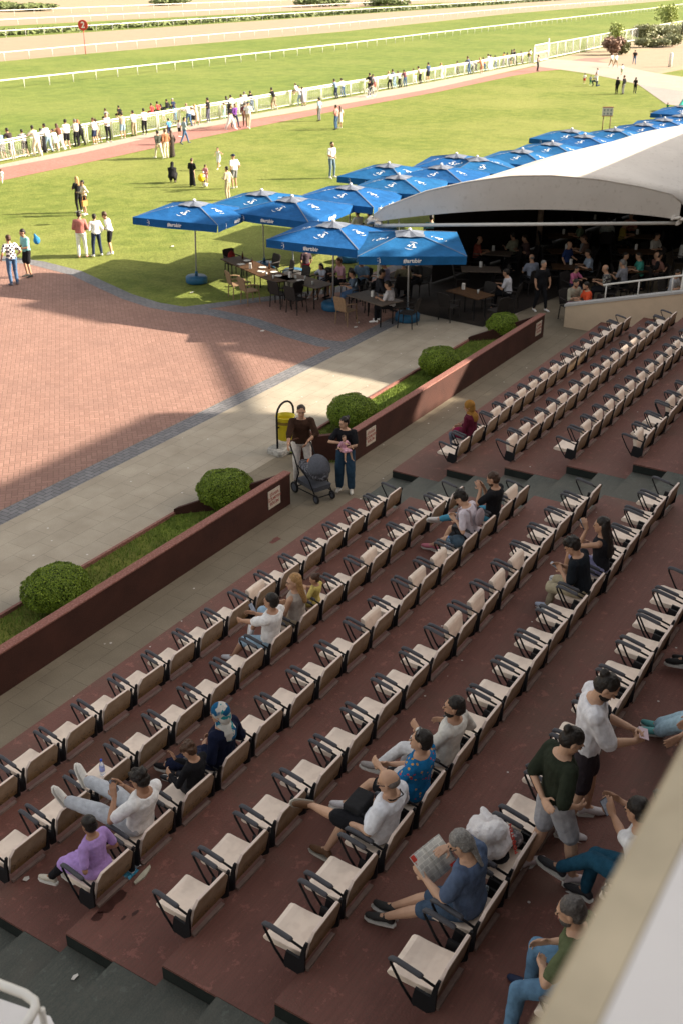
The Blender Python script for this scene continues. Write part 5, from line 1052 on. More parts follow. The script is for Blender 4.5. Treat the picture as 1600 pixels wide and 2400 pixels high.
o, J = sit('n',5,12,dict(spine=(0,-.12,1),look=(-.25,1,.02),fl=(-.18,.90,.22),fr=(.10,.70,.09),kpl=(.1,.5,1),hl=(-.12,.56,.80),hr=(.02,.52,.76)),O_('tee',(.012,.15,.36),'skirt',Bk,(.6,.58,.6),('short',HB),fem=1,wide=1.18,arm=1.15,pat='floral',skin='b'),'woman in blue floral blouse with sunglasses on her head, cigarette in hand')
b = MB(); HMx = J['HM']; hc_ = J['head']; b.box((-.07,.0,.09),(.07,.02,.125)); b.v = [hc_+HMx@(v+V((0,.02,.0))) for v in b.v]; q = b.build('sunglasses', PHM, None, label='dark sunglasses pushed up on the floral blouse woman\'s head', cat='sunglasses'); q.location = o.location; bevel(q,.008)
b = MB(); b.ell((-.02,.36,.70),(.13,.11,.10),12,8); b.tube([(-.12,.36,.76),(-.06,.30,.95),(.06,.30,.76)],.012,6); q = b.build('white_bag', cloth('bag_white',(.66,.62,.60)), None, True, label='white handbag on the lap of the floral blouse woman', cat='bag'); q.location = o.location; remesh(q,.012)
o, J = sit('n',5,13,dict(spine=(0,-.20,1),look=(-.2,1,-.3),fl=(-.02,1.00,.52),fr=(-.08,.80,.09),kpl=(-.6,.5,.7),kpr=(.1,.7,1),tl=(-.9,.5,.5),hl=(-.18,.46,.68),hr=(.20,.40,.70),hdl=(.4,1,-.3)),O_('tee',(.74,.76,.82),'shorts',Bk,(.12,.06,.03),('bald',(.14,.12,.11)),wide=1.25,belly=.05,arm=1.15,slen=.95,loose=.01,skin='b',sole=(.45,.42,.36)),'bald man in white polo and black shorts with a shoulder bag and brown shoes')
b = MB(); nk = J['neck']; b.tube([nk+V((.15,.02,-.03)),nk+V((.09,.12,-.08)),nk+V((0,.165,-.22)),nk+V((-.08,.18,-.36)),V((-.02,.50,.72))],.014,6,sx=1.7); b.tube([nk+V((.15,.02,-.03)),nk+V((.05,-.10,.0)),nk+V((-.07,-.06,-.0)),nk+V((-.10,.05,-.02)),nk+V((-.03,.10,-.03))],.012,6); b.box((-.10,.42,.66),(.20,.60,.80)); q = b.build('shoulder_bag', cloth('bag_black',(.02,.02,.022)), None, True, label='black shoulder bag with a wide strap across the bald man\'s chest', cat='bag'); q.location = o.location; remesh(q,.012)
HM = J['HM']; b = MB(); b.tube([J['head']+HM@V(p) for p in ((-.08,-.03,0.01),(-.078,.07,.012),(-.05,.105,.008),(0,.112,.01),(.05,.105,.008),(.078,.07,.012),(.08,-.03,.01))], .0045, 5); q = b.build('glasses', PHM, None, True, label='thin dark glasses worn by the bald man', cat='glasses'); q.location = o.location
o, J = sit('n',6,14,dict(spine=(0,.06,1),look=(-.15,1,-.85),fl=(-.14,.96,.12),fr=(-.02,.98,.12),kpl=(-.3,.6,1),hl=(-.14,.58,.78),hr=(.10,.50,.98),epr=(1,.1,-.4),hdl=(.4,1,.3)),O_('tee',(.085,.12,.20),'shorts',(.05,.08,.13),(.03,.03,.03),('pony',(.20,.19,.18)),wide=1.2,arm=1.12,skin='b',slen=.92,hlen=.26,loose=.008),'grey-haired man with a ponytail in blue T-shirt and denim shorts reading a newspaper')
def mat_news():
    m, t, p = new('newsprint'); g = crd(t); br = N(t,'ShaderNodeTexBrick'); br.inputs['Scale'].default_value = 1; br.inputs['Brick Width'].default_value = .075; br.inputs['Row Height'].default_value = .05; br.inputs['Mortar Size'].default_value = .004
    br.inputs['Mortar'].default_value = (.62,.60,.55,1); br.inputs['Color1'].default_value = (.30,.29,.27,1); br.inputs['Color2'].default_value = (.50,.48,.44,1); t.links.new(g, br.inputs['Vector'])
    wv = N(t,'ShaderNodeTexWave'); wv.inputs['Scale'].default_value = 60; wv.bands_direction = 'Y'; t.links.new(g, wv.inputs['Vector'])
    c = mixc(t, mth(t,'MULTIPLY',wv.outputs[1],.5), br.outputs[0], (.60,.58,.53)); t.links.new(c, p.inputs['Base Color']); p.inputs['Roughness'].default_value = .9; return m
NP = mat_news()
q = empty('newspaper', o.location+V((.03,.60,.83)), label='open newspaper with red masthead held by the ponytail man', cat='newspaper'); q.rotation_euler = (R(38),R(-6),R(-16)); q.scale = (.86,.86,.86)
for sgn in (-1,1):
    b = MB(); n = 8; vs = []
    for i in range(n+1):
        x = sgn*.21*i/n; z = .035*(i/n)**2+.012*math.sin(i*1.1)
        vs += [(x,-.17,z-.01),(x,.0,z+.006),(x,.17,z)]
    fs = [(3*i,3*i+3,3*i+4,3*i+1) if sgn>0 else (3*i,3*i+1,3*i+4,3*i+3) for i in range(n)]+[(3*i+1,3*i+4,3*i+5,3*i+2) if sgn>0 else (3*i+1,3*i+2,3*i+5,3*i+4) for i in range(n)]
    pg = b.add(vs, fs).build('page', NP, q, True); m_ = pg.modifiers.new('t','SOLIDIFY'); m_.thickness = .003
b = MB(); b.box((-.205,.10,.043),(-.155,.165,.046)); b.box((-.205,.0,.040),(-.185,.09,.043)); b.box((.12,-.16,.02),(.2,-.13,.034)); b.build('masthead', SR, q)
HM = J['HM']; b = MB(); b.tube([J['head']+HM@V(p) for p in ((-.08,-.03,0.01),(-.078,.07,.012),(-.05,.105,.008),(0,.112,.01),(.05,.105,.008),(.078,.07,.012),(.08,-.03,.01))], .0045, 5); w_ = b.build('glasses', PHM, None, True, label='dark glasses worn by the ponytail man', cat='glasses'); w_.location = o.location
o, J = sit('f',1,1,dict(look=(-.3,1,-.3),spine=(-.05,.02,1),fl=(.05,.62,.09),fr=(.2,.62,.09)),O_('long',(.10,.012,.03),'trousers',(.10,.12,.16),(.4,.4,.42),('scarf',(.30,.15,.035)),fem=1,wide=1.1),'woman in ochre headscarf and dark red jacket in the front row of the farther block',dx=.08)
b = MB(); b.ell((-.16,.40,.64),(.12,.18,.12),10,8); q = b.build('red_bag', cloth('bag_red',(.20,.01,.05)), None, True, label='dark red bag beside the woman in the ochre headscarf', cat='bag'); q.location = o.location; remesh(q,.015)
# back row, partly hidden by the parapet
o, J = sit('n',7,15,dict(pelvis=(0,.30,.58),spine=(0,.18,1),look=(-.2,1,-.35),fl=(-.34,.70,.09),fr=(.16,.74,.09),hl=(-.16,.56,.70),hr=(.10,.60,.70),epl=(-1,0,-.3)),O_('tee',(.10,.12,.06),'jeans',(.12,.23,.36),Nv,('short',(.09,.08,.075)),beard=1,skin='b',wide=1.1),'grey-bearded man in olive T-shirt and light jeans, half hidden by the parapet',dx=.15)
o, J = sit('n',7,13,dict(pelvis=(0,.26,.61),spine=(.05,.1,1),look=(.3,1,-.4),fl=(.10,.96,.26),fr=(.14,.72,.09),kpl=(.3,.5,1),tl=(.1,1,.25),hl=(.28,.62,.90),hr=(.45,.60,.92),epl=(-.2,.2,-1),hdl=(.2,.5,.8)),O_('tee',(.70,.70,.72),'jeans',(.015,.07,.12),(.03,.03,.035),('short',HB),wide=1.05),'man in white T-shirt and dark teal jeans holding out a phone, right edge')
phone(o, J, 'phone with a pink screen held by the man in dark teal jeans', 0)
o, J = sit('n',7,10,dict(fl=(.62,.84,.12),fr=(.75,.90,.09),kpl=(.2,.4,1),pelvis=(.35,.26,.61),tl=(-.4,1,.1)),O_('tee',Gy,'jeans',(.30,.42,.50),(.10,.30,.30),('short',HB),bloose=.02),'person in pale blue jeans and green trainers cut by the right edge')
o, J = sit('n',7,7,dict(fl=(-.05,1.12,.10),fr=(.12,1.0,.10),pelvis=(.2,.26,.61)),O_('tee',Bk,'trousers',Bk,(.02,.02,.02),('short',HB)),'person with black trousers and black shoes cut by the right edge')
# standing pair behind the sixth row
o, J = person((-8.80,-7.60,2.34), R(228), dict(look=(.25,1,-.75),spine=(0,.03,1),hl=(.08,-.16,1.02),hr=(.20,.10,.98),epl=(-1,-.4,.1),hdl=(1,-.1,.1),fl=(-.16,-.12,.085),fr=(.14,.18,.085),kpl=(0,1,0),kpr=(0,1,0)),
  O_('tee',(.022,.028,.018),'shorts',(.33,.33,.36),(.55,.48,.50),('bun',HB),fem=1,wide=1.12,loose=.02,slv=.9,leg=1.1,skin='b'),'woman in loose dark green T-shirt and grey shorts standing with one arm behind her',s=.99,lod=2)
o, J = person((-8.02,-7.58,2.34), R(205), dict(look=(.15,1,-.9),spine=(.03,.05,1),hl=(-.06,.36,1.08),hr=(.10,.38,1.06),hdl=(.6,.7,0),hdr=(-.6,.7,0),fl=(-.14,.10,.085),fr=(.16,-.12,.085)),
  O_('tee',(.74,.73,.77),'shorts',(.035,.028,.035),(.62,.58,.60),('bun',HB),wide=1.12,arm=1.15,loose=.02,slv=.95,beard=1,skin='b'),'tall man in white T-shirt with dark print and dark shorts looking down at a slip',s=1.06,lod=2)
c = (J['hands'][0]+J['hands'][1])/2+V((0,.10,.02)); q = MB().box((-.07,-.045,0),(.07,.045,.003)).build('betting_slip', plain('slip',(.65,.5,.55),.7,.05), None, label='small pinkish slip held by the tall man in white', cat='paper'); q.matrix_world = o.matrix_world if 0 else Matrix.Translation(world(o,c))@Matrix.Rotation(R(20),4,'X')@Matrix.Rotation(R(205),4,'Z')
print_ = MB(); pc = J['pel']+J['sd']*.36+J['fwd']*.148
for (x_, z_, rx_, rz_) in ((-.04,.0,.045,.06),(.02,.05,.03,.04),(-.07,-.08,.03,.02),(.01,-.05,.02,.045)): print_.ell(pc+J['lat']*x_+J['sd']*z_, (rx_,.014,rz_), 10, 6)
print_.build('shirt_print', cloth('print_dark',(.05,.05,.06)), o, True)
# the family with the pushchair
o, J = person((1.10,1.72,0), R(128), dict(look=(.05,1,-.1),hl=(-.10,.34,1.06),hr=(.30,.46,1.02),epl=(-1,-.3,-.2),hdl=(.5,.6,-.5),hdr=(.1,1,-.3),fl=(-.15,.04,.085),fr=(.12,-.02,.085)),
  O_('long',(.045,.022,.014),'trousers',(.60,.55,.52),(.02,.02,.025),('short',(.03,.02,.014)),wide=1.08,loose=.018,cuff=0,skin='a'),'man in dark brown open shirt and white trousers pushing the pushchair',s=1.04,lod=2)
b = MB(); pc = J['neck']+J['fwd']*.075-J['sd']*.10
o2, J2 = person((1.30,.78,0), R(112), dict(look=(.9,.9,-.25),hl=(-.02,.28,1.08),hr=(.06,.27,1.20),epl=(-1,-.2,-.3),epr=(1,-.1,-.2),hdl=(1,.2,.1),hdr=(-1,.25,.1),fl=(-.13,.03,.085),fr=(.13,.0,.085)),
  O_('tee',(.012,.012,.015),'jeans',(.03,.065,.11),(.62,.58,.52),('bun',HB),fem=1,wide=1.12,bloose=.028,loose=.012,skin='b'),'woman in black T-shirt and loose blue jeans holding a baby',s=.97,lod=2)
bb = world(o2, V((0,.255,1.06))); bo, bJ = person((bb.x,bb.y,bb.z-.22*1), R(112+40), dict(abs=True,pelvis=(0,0,.18),spine=(0,.1,1),look=(.2,.9,.1),fl=(-.08,.20,.04),fr=(.08,.20,.05),hl=(-.13,.13,.24),hr=(.13,.13,.26)),
  O_('dress',(.58,.32,.40),None,None,None,('short',(.10,.06,.04)),skin='b'),'baby in pink frilled top held in the woman\'s arms',s=.40,lod=1)
p0 = V((.74,1.18,0)); pr = empty('pushchair', p0, R(159), label='dark grey pushchair with a hood between the couple', cat='pushchair')
GRY = plain('pram_fabric', (.085,.09,.11), .8, .15, sc=30, bst=.3); RUB = plain('rubber', (.015,.015,.016), .8)
for x_, y_, r_ in ((-.24,-.36,.125),(.24,-.36,.125),(-.20,.34,.095),(.20,.34,.095)):
    T = Matrix.Translation((x_,y_,r_))@Matrix.Rotation(R(90),4,'Y'); b = MB(); b.ring([[T@V(((r_-.022+.022*math.cos(a))*math.cos(th),(r_-.022+.022*math.cos(a))*math.sin(th),.024*math.sin(a))) for a in [k*PI/4 for k in range(8)]] for th in [k*PI/12 for k in range(25)]], caps=False)
    w_ = b.build('wheel', RUB, pr, True); b = MB(); b.v = []; b.tube([(0,0,-.018),(0,0,.018)], r_*.62, 12); b.v = [T@v for v in b.v]; b.build('hub', GRY, w_)
b = MB()
for x_ in (-.24,.24):
    b.tube([(x_,-.36,.13),(x_,-.20,.50),(x_,-.34,.80),(x_,-.50,1.02)], .015, 6); b.tube([(x_*.85,.34,.12),(x_*.9,.10,.46),(x_,-.22,.66)], .014, 6); b.tube([(x_,-.36,.14),(x_*.9,.33,.17)], .012, 6)
b.tube([(-.24,-.36,.13),(.24,-.36,.13)], .012, 6); b.tube([(-.2,.34,.12),(.2,.34,.12)], .012, 6); b.build('frame', BLK, pr, True)
MB().tube([(-.24,-.48,1.00),(-.22,-.55,1.06),(-.1,-.58,1.07),(.1,-.58,1.07),(.22,-.55,1.06),(.24,-.48,1.00)], .018, 8).build('handle', plain('handle_brown',(.12,.05,.03),.6), pr, True)
b = MB(); b.ring([[V((x*.9,y,.22)) for x, y in ((-.2,-.30),(.2,-.30),(.2,.28),(-.2,.28))],[V((x*1.1,y,.33)) for x, y in ((-.2,-.34),(.2,-.34),(.19,.30),(-.19,.30))]]); b.build('basket', GRY, pr)
b = MB(); n = 10
b.ring([[V((w_*math.cos(k*PI/8),y0+l_*math.sin(k*PI/8),z)) for k in range(16)] for w_, l_, y0, z in ((.14,.30,.02,.44),(.20,.40,.02,.50),(.225,.43,.0,.66))]); b.build('seat', plain('pram_inner',(.05,.05,.06),.9,.4,sc=25,c2=(.35,.35,.4),sc2=20,amt2=.5), pr, True)
b = MB(); vs = []; 
for a in range(9):
    th = R(-5+a*14); 
    for k in range(13):
        ph = PI*k/12; vs.append(V((-.235*math.cos(ph), .12+.29*math.sin(ph)*math.cos(th)*.98+.0, .64+.30*math.sin(ph)*math.sin(th))))
fs = [(a*13+k,a*13+k+1,a*13+k+14,a*13+k+13) for a in range(8) for k in range(12)]
hd_ = b.add(vs, fs).build('hood', GRY, pr, True); m_ = hd_.modifiers.new('t','SOLIDIFY'); m_.thickness = .012
b = MB(); b.tube(vs[8*13:9*13], .011, 6); b.build('hood_rim', WTX, pr, True)
b = MB(); b.ell((-.06,-.16,.70),(.10,.11,.05),10,6); q = b.build('toy', plain('toy_orange',(.65,.16,.03),.6), None, True, label='orange and white cloth lying in the pushchair', cat='cloth'); q.location = p0; q.rotation_euler = (0,0,R(159))
# litter bin on its hoop
g = V((2.38,3.02,0)); o = empty('litter_bin', g, R(-8), label='yellow litter bin hanging in a black hoop on a concrete foot', cat='bin')
b = MB(); b.ring([[V((a*sx_,c_*sy_,z)) for a, c_ in ((-.42,-.17),(-.36,-.22),(.36,-.22),(.42,-.17),(.42,.17),(.36,.22),(-.36,.22),(-.42,.17))] for sx_, sy_, z in ((1,1,0),(1.02,1.02,.06),(.97,.95,.12))]); b.build('concrete_foot', plain('concrete_pale',(.42,.40,.37),.9,.2,sc=12,bst=.8,c2=(.2,.19,.17),sc2=18,amt2=.6), o)
b = MB(); b.tube([(-.27,0,.1),(-.27,0,.88)]+[(-.27*math.cos(a),0,.88+.27*math.sin(a)) for a in [PI*k/10 for k in range(1,10)]]+[(.27,0,.88),(.27,0,.1)], .024, 10); b.build('hoop', BLK, o, True)
YL = plain('bin_yellow', (.62,.50,.02), .45, .08, sc=8, bst=.1); n = 20
b = MB(); rg = lambda r_, z: [V((r_*math.cos(2*PI*k/n), r_*math.sin(2*PI*k/n), z)) for k in range(n)]
b.ring([rg(.165,.27),rg(.19,.30),rg(.215,.80),rg(.225,.82),rg(.20,.82),rg(.19,.70),rg(.17,.34)], caps=False); b.add(rg(.165,.275), [tuple(range(n))]); b.add(rg(.185,.45), [tuple(range(n))]); b.build('can', YL, o, True)
b = MB(); b.ring([rg(.213,.66),rg(.216,.73)], caps=False); b.build('band', plain('bin_band',(.20,.13,.02),.6), o, True)
b = MB(); b.tube([(-.27,0,.6),(-.2,0,.6)], .015, 6); b.tube([(.27,0,.6),(.2,0,.6)], .015, 6); b.build('bracket', BLK, o)
# ------------------------------------------------------------------ small things on the seats
def bottle(loc, lying, col, capc, label, h=.21, r=.032, rotz=0, glass=True):
    m, t, p = new('bottle_'+str(len(bpy.data.materials))); p.inputs['Base Color'].default_value = (*col,1); p.inputs['Roughness'].default_value = .08
    p.inputs['Transmission Weight'].default_value = .75 if glass else 0; p.inputs['IOR'].default_value = 1.2
    o = empty('bottle', loc, rotz, label=label, cat='bottle'); T = Matrix.Rotation(R(90),4,'X')@Matrix.Translation((0,r,0)) if lying else Matrix.Identity(4)
    b = MB(); b.tube([(0,0,.0),(0,0,.01),(0,0,h*.62),(0,0,h*.78),(0,0,h*.9),(0,0,h)], [r*.9,r,r,r*.75,r*.36,r*.36], 14); b.v = [T@v for v in b.v]; b.build('glass_body', m, o, True)
    b = MB(); b.tube([(0,0,h*.95),(0,0,h+.012)], r*.45, 10); b.v = [T@v for v in b.v]; b.build('cap', plain('cap_'+str(capc),capc,.4,0,bst=0), o, True)
    b = MB(); b.tube([(0,0,h*.28),(0,0,h*.52)], r*1.02, 14); b.v = [T@v for v in b.v]; b.build('wrapper', plain('wrap_'+str(capc),tuple(min(1,c*.8+.25) for c in capc),.6,.3,sc=40,bst=0), o, True); return o
q = seatof('n',2,13); bottle(q+V((.06,.30,.50)), False, (.8,.86,.95),(.02,.08,.5),'clear water bottle with dark blue cap standing on a seat in the second row')
q = seatof('n',3,3); bottle(q+V((-.08,.36,.50)), False, (.5,.7,.85),(.05,.2,.5),'blue water bottle standing beside the dark bag on a seat')
b = MB(); b.ell((.10,.30,.57),(.16,.13,.09),12,8); b.ell((.02,.38,.60),(.10,.07,.07),10,6); o = b.build('dark_bag', cloth('bag_slate',(.05,.08,.11)), None, True, label='slate blue bag on the seat next to the woman with pink trainers', cat='bag'); o.location = q; remesh(o,.012)
q = seatof('n',5,10); bottle(q+V((-.12,.28,.50)), False, (.05,.35,.08),(.05,.3,.06),'green glass bottle standing on the seat beside the man in white', h=.23)
q = seatof('n',6,14); bottle(q+V((.26,.16,.50)), True, (.7,.85,.95),(.02,.30,.60),'lying water bottle with bright blue cap behind the ponytail man', h=.22, r=.036, rotz=R(200))
# big carrier bag on the sixth row
q = seatof('n',6,13)
def mat_film():
    m, t, p = new('bag_film'); g = crd(t); n = noi(t, 9, g, 4, .6); t.links.new(mixc(t, ramp(t,n,.35,.65), (.76,.72,.73), (.88,.85,.86)), p.inputs['Base Color']); p.inputs['Roughness'].default_value = .35
    p.inputs['Transmission Weight'].default_value = .12; bump(t, p, noi(t, 16, g, 5, .65), 1.0, .03); return m
FILM = mat_film()
b = MB(); random.seed(4)
for k in range(16):
    a = k*.7; b.ell((.0+.10*math.cos(a),.36+.10*math.sin(a),.56+.020*k),(.15-.003*k,.13-.002*k,.09), 10, 7, T=Matrix.Rotation(a,3,'Z')@Matrix.Rotation(.5,3,'X'))
b.caps((-.10,.46,.78),.05,(-.17,.50,.83),.035); b.caps((.10,.42,.80),.05,(.15,.50,.84),.035)
o = b.build('carrier_bag', FILM, None, True, label='bulging white plastic carrier bag with red lettering on a sixth row seat', cat='bag'); o.location = q; remesh(o,.009,4)
textobj('POŞETEN', .062, SR, o, Matrix.Translation((.06,.155,.74))@Matrix.Rotation(R(62),4,'X')@Matrix.Rotation(R(72),4,'Z'), extrude=.003)
b = MB(); b.ell((.22,.24,.585),(.10,.12,.085),14,9); o = b.build('clear_bag', plain('stuffed_bag',(.10,.09,.10),.3,.5,sc=18,bst=.8,c2=(.5,.48,.5),sc2=24,amt2=.8), None, True, label='knotted clear bag of dark things beside the white carrier bag', cat='bag'); o.location = q
b = MB(); b.ell((-.05,.24,.60),(.095,.105,.075),14,8); b.caps((-.15,.27,.585),.045,(-.20,.30,.58),.035,8); o = b.build('black_cap', cloth('cap_black',(.012,.012,.014)), None, True, label='black cap with a red mark lying against the carrier bag', cat='cap'); o.location = q; remesh(o,.010)
b = MB(); b.ell((-.075,.285,.665),(.028,.02,.012),8,5); b.build('badge', SR, o, True)
# wrappers and scraps on the treads
q = seatof('n',4,15); g = at(320,2040,4*H); b = MB(); random.seed(8)
o = empty('food_wrapper', (g.x,g.y,4*H), label='blue and silver food wrapper with a cardboard tray behind the third row', cat='litter')
for k, c_ in enumerate(((.03,.25,.40),(.45,.45,.48),(.25,.12,.12))):
    b = MB(); n = 6; vs = [(-.09+.03*i+.07*(k-1), -.05+.025*j+.03*k, .02+.03*random.random()) for i in range(n) for j in range(5)]
    b.add(vs, [(i*5+j,i*5+j+5,i*5+j+6,i*5+j+1) for i in range(n-1) for j in range(4)]); b.build('foil', plain('foil_%d'%k, c_, .35, .3, sc=40), o)
b = MB(); b.prism([(-.16,-.13),(-.04,-.15),(.10,-.11),(.12,-.08),(-.02,-.085),(-.15,-.10)], .003, .02); b.build('tray', plain('card',(.45,.42,.33),.8), o)
scr = plain('paper_scrap', (.60,.57,.53), .8, .1)
for k, (x, y, z) in enumerate(((176,2291,3.5*H),(62,2061,3*H),(343,1977,4*H),(404,577,0),(450,685,0),(615,775,0),(838,756,0),(833,766,0),(1275,1425,6*H),(990,1880,6*H))):
    g = at(x, y, z+.01); a = random.uniform(0,PI); b = MB(); L_ = .045 if y > 1000 else .09
    b.add([(L_*math.cos(a+t_),L_*.6*math.sin(a+t_),random.uniform(.002,.02)) for t_ in (0,1.2,2.6,3.6,5)], [(0,1,2,3,4)]); o = b.build('paper_scrap', scr, None, label=['white paper scrap on the lower green steps','tiny white scrap near the lilac girl\'s shoes','tiny white scrap behind the nearest third row seats','white paper scrap on the lawn by the three friends','white scrap on the shaded grass by the blue umbrella foot','pink-white scrap on the red paving by the grey band','white napkin on the paving below the wicker chair','small crumpled tissue below the wicker chair','white scrap behind the fifth row seats','pale scrap in front of the standing woman'][k], cat='litter'); o.location = g
    m_ = o.modifiers.new('t','SOLIDIFY'); m_.thickness = .004
# ------------------------------------------------------------------ café: tables, chairs, diners
TW = plain('table_wood', (.075,.038,.018), .6, .3, sc=8, bst=.1, spec=.2); TG = plain('table_pale', (.13,.10,.08), .6, .15, sc=8, bst=.05, spec=.2)
WK = plain('wicker_beige', (.26,.17,.10), .8, .3, sc=40, bst=.8); DKC = plain('wicker_dark', (.022,.018,.017), .7, .3, sc=40, bst=.6)
CER = plain('crockery', (.62,.60,.57), .3, .05, bst=0); GLB = plain('beer_brown', (.07,.025,.01), .15, .1, bst=0, spec=.6); NAP = plain('napkin_box', (.62,.60,.58), .5, .05, bst=0)
def table(c, ang, L_, W_, top, label, things=()):
    o = empty('cafe_table', (c[0],c[1],0), ang, label=label, cat='table', group='café tables'); bevel(MB().box((-L_/2,-W_/2,.72),(L_/2,W_/2,.75)).build('table_top', top, o), .006)
    for x in (-L_/2+.25, L_/2-.25):
        for y in (-.25,.25): MB().tube([(x,y,0),(x,y,.72)], .022, 6).build('leg', BLK, o)
    return o
def chair_cafe(m, nm):
    o = empty('cafe_chair', (0,0,0)); b = MB(); b.box((-.23,-.22,.42),(.23,.22,.455)); bevel(b.build('seat', m, o), .02)
    b = MB(); b.ring([[V((x,-.22-.02*abs(x)*0-(z-.45)*.22,z)) for x, z in ((-.22,.46),(.22,.46),(.235,.86),(.16,.90),(-.16,.90),(-.235,.86))],[V((x,-.25-(z-.45)*.22,z)) for x, z in ((-.22,.46),(.22,.46),(.235,.86),(.16,.90),(-.16,.90),(-.235,.86))]]); b.build('backrest', m, o)
    for sx_ in (-1,1):
        for y in (-.2,.2): MB().tube([(sx_*.22,y,.44),(sx_*.24,y*1.15,0)], .018, 6).build('leg', m, o)
        MB().tube([(sx_*.235,-.28,.68),(sx_*.26,.0,.67),(sx_*.255,.17,.64),(sx_*.235,.19,.44)], .018, 6).build('armrest', m, o, True)
    return o
CP = {'w': chair_cafe(WK,'w'), 'd': chair_cafe(DKC,'d')}; CU = {'w':0,'d':0}
def cchair(k, x, y, ang, label, group='café chairs'):
    o = CP[k] if not CU[k] else copy_tree(CP[k]); CU[k] = 1; o.location = (x,y,0); o.rotation_euler = (0,0,ang); o['label'] = label; o['category'] = 'chair'; o['group'] = group; return o
def small(kind, x, y, z, label, rz=0):
    if kind == 'beer':
        o = MB().tube([(0,0,0),(0,0,.14),(0,0,.18),(0,0,.24)], [.032,.032,.014,.013], 10).build('beer_bottle', GLB, None, True, label=label, cat='bottle')
    elif kind == 'plate': o = MB().ring([[V((r_*math.cos(k*PI/8),r_*math.sin(k*PI/8),h_)) for k in range(16)] for r_, h_ in ((.07,.0),(.13,.018),(.125,.02),(.06,.008))]).build('plate', CER, None, True, label=label, cat='plate')
    elif kind == 'napkin': o = bevel(MB().box((-.045,-.045,0),(.045,.045,.19)).build('napkin_box', NAP, None, label=label, cat='napkin box'), .012)
    elif kind == 'glass': o = MB().tube([(0,0,0),(0,0,.12)], [.028,.035], 10).build('drinking_glass', plain('glass_pale',(.45,.46,.45),.1,.1,bst=0), None, True, label=label, cat='glass')
    elif kind == 'paper': o = MB().ring([[V((x_+.01*math.sin(z_*50),y_,z_)) for x_, y_ in ((-.12,-.08),(.12,-.09),(.10,.08),(-.11,.09))] for z_ in (0,.02)]).build('food_paper', CER, None, False, label=label, cat='wrapper')
    o.location = (x,y,z); o.rotation_euler = (0,0,rz); return o
d1 = V((-1.57,-3.28,0)).normalized(); n1 = V((-d1.y,d1.x,0)); a1 = math.atan2(d1.y,d1.x); c1 = V((12.95,11.45,0))
for k, off in ((0,-.95),(1,.95)): table(c1+d1*off, a1, 1.86, .85, TW, ['cluttered wooden table end nearest the left umbrella','cluttered wooden table half nearer the camera, full of plates'][k])
def on1(u, v): q = c1+d1*u+n1*v; return q.x, q.y, .752
for k, (kd, u, v, lb) in enumerate((('beer',-1.5,.25,'brown bottle at the left end of the cluttered table'),('beer',-.55,.1,'brown bottle in the middle of the cluttered table'),('beer',.25,.32,'brown bottle near the plates of the cluttered table'),('plate',-1.1,.2,'plate at the left end of the cluttered table'),('plate',.0,.2,'plate in the middle of the cluttered table'),
     ('plate',.75,.22,'white plate at the near end of the cluttered table'),('plate',1.25,.1,'stacked white plate at the corner of the cluttered table'),('napkin',-.1,-.2,'white napkin box on the cluttered table'),('paper',.45,-.1,'crumpled food paper on the cluttered table'),('paper',-.75,-.2,'food paper beside the brown bottles'),('glass',1.0,-.2,'glass on the near half of the cluttered table'),('glass',1.45,-.2,'glass at the near end of the cluttered table'))): small(kd, *on1(u,v), lb, k)
for k, (kd, u, v, rz, lb) in enumerate((('w',.35,-.95,-90,'beige wicker chair at the cluttered table, left of two'),('w',1.25,-.95,-90,'beige wicker chair at the cluttered table, right of two'),('d',-2.2,.25,0,'dark chair at the left end of the cluttered table'),('d',-.9,.95,90,'dark chair with a tall back behind the cluttered table'),('d',.1,.95,90,'dark chair behind the middle of the cluttered table'),('d',1.1,.95,90,'dark chair at the far side near the white pole'),('d',2.3,0,180,'dark chair at the near end of the cluttered table'))):
    q = c1+d1*u+n1*v; cchair(kd, q.x, q.y, a1+((0 if v < 0 else PI) if abs(v) > .5 else (R(-90) if u < 0 else R(90)))+R(random.uniform(-14,14)), lb)
b = MB(); b.ell((0,0,.62),(.16,.12,.20),12,8); b.tube([(-.06,0,.78),(0,0,.88),(.06,0,.78)],.012,5); q = c1+d1*-2.25+n1*.2; o = b.build('backpack', cloth('pack_red',(.20,.02,.02)), None, True, label='red and black backpack on the chair at the cluttered table\'s left end', cat='backpack'); o.location = (q.x,q.y,.05); remesh(o,.015)
table((12.50,9.25), R(-104), 1.9, .80, TG, 'pale table with glasses beside the white umbrella pole')
for k, (kd, x, y, lb) in enumerate((('napkin',12.55,9.85,'white napkin box on the pale table'),('glass',12.5,9.6,'first of three glasses on the pale table'),('glass',12.6,9.3,'second of three glasses on the pale table'),('glass',12.2,8.75,'tall glass at the near end of the pale table'),('plate',12.4,9.35,'plate on the pale table'))): small(kd, x, y, .752, lb)
for x, y, a, lb in ((11.75,9.7,-100,'dark chair in front of the pale table, left'),(11.5,8.9,-100,'dark chair in front of the pale table, right'),(13.3,9.3,80,'dark chair behind the pale table')): cchair('d', x, y, R(a), lb)
o = MB().tube([(0,0,0),(0,0,.02),(0,0,.5),(0,0,.52)], [.30,.34,.34,.3], 20).build('umbrella_weight', plain('pale_drum',(.45,.42,.38),.6,.1), None, True, label='pale round drum holding the white umbrella pole', cat='weight'); o.location = (14.0,10.7,0)
table((11.95,6.35), R(-107), 1.6, .88, TG, 'table at the paving edge where the man in white looks at his phone')
small('napkin',12.0,6.45,.752,'white napkin box on the phone man\'s table'); small('glass',12.1,6.1,.752,'glass on the phone man\'s table')
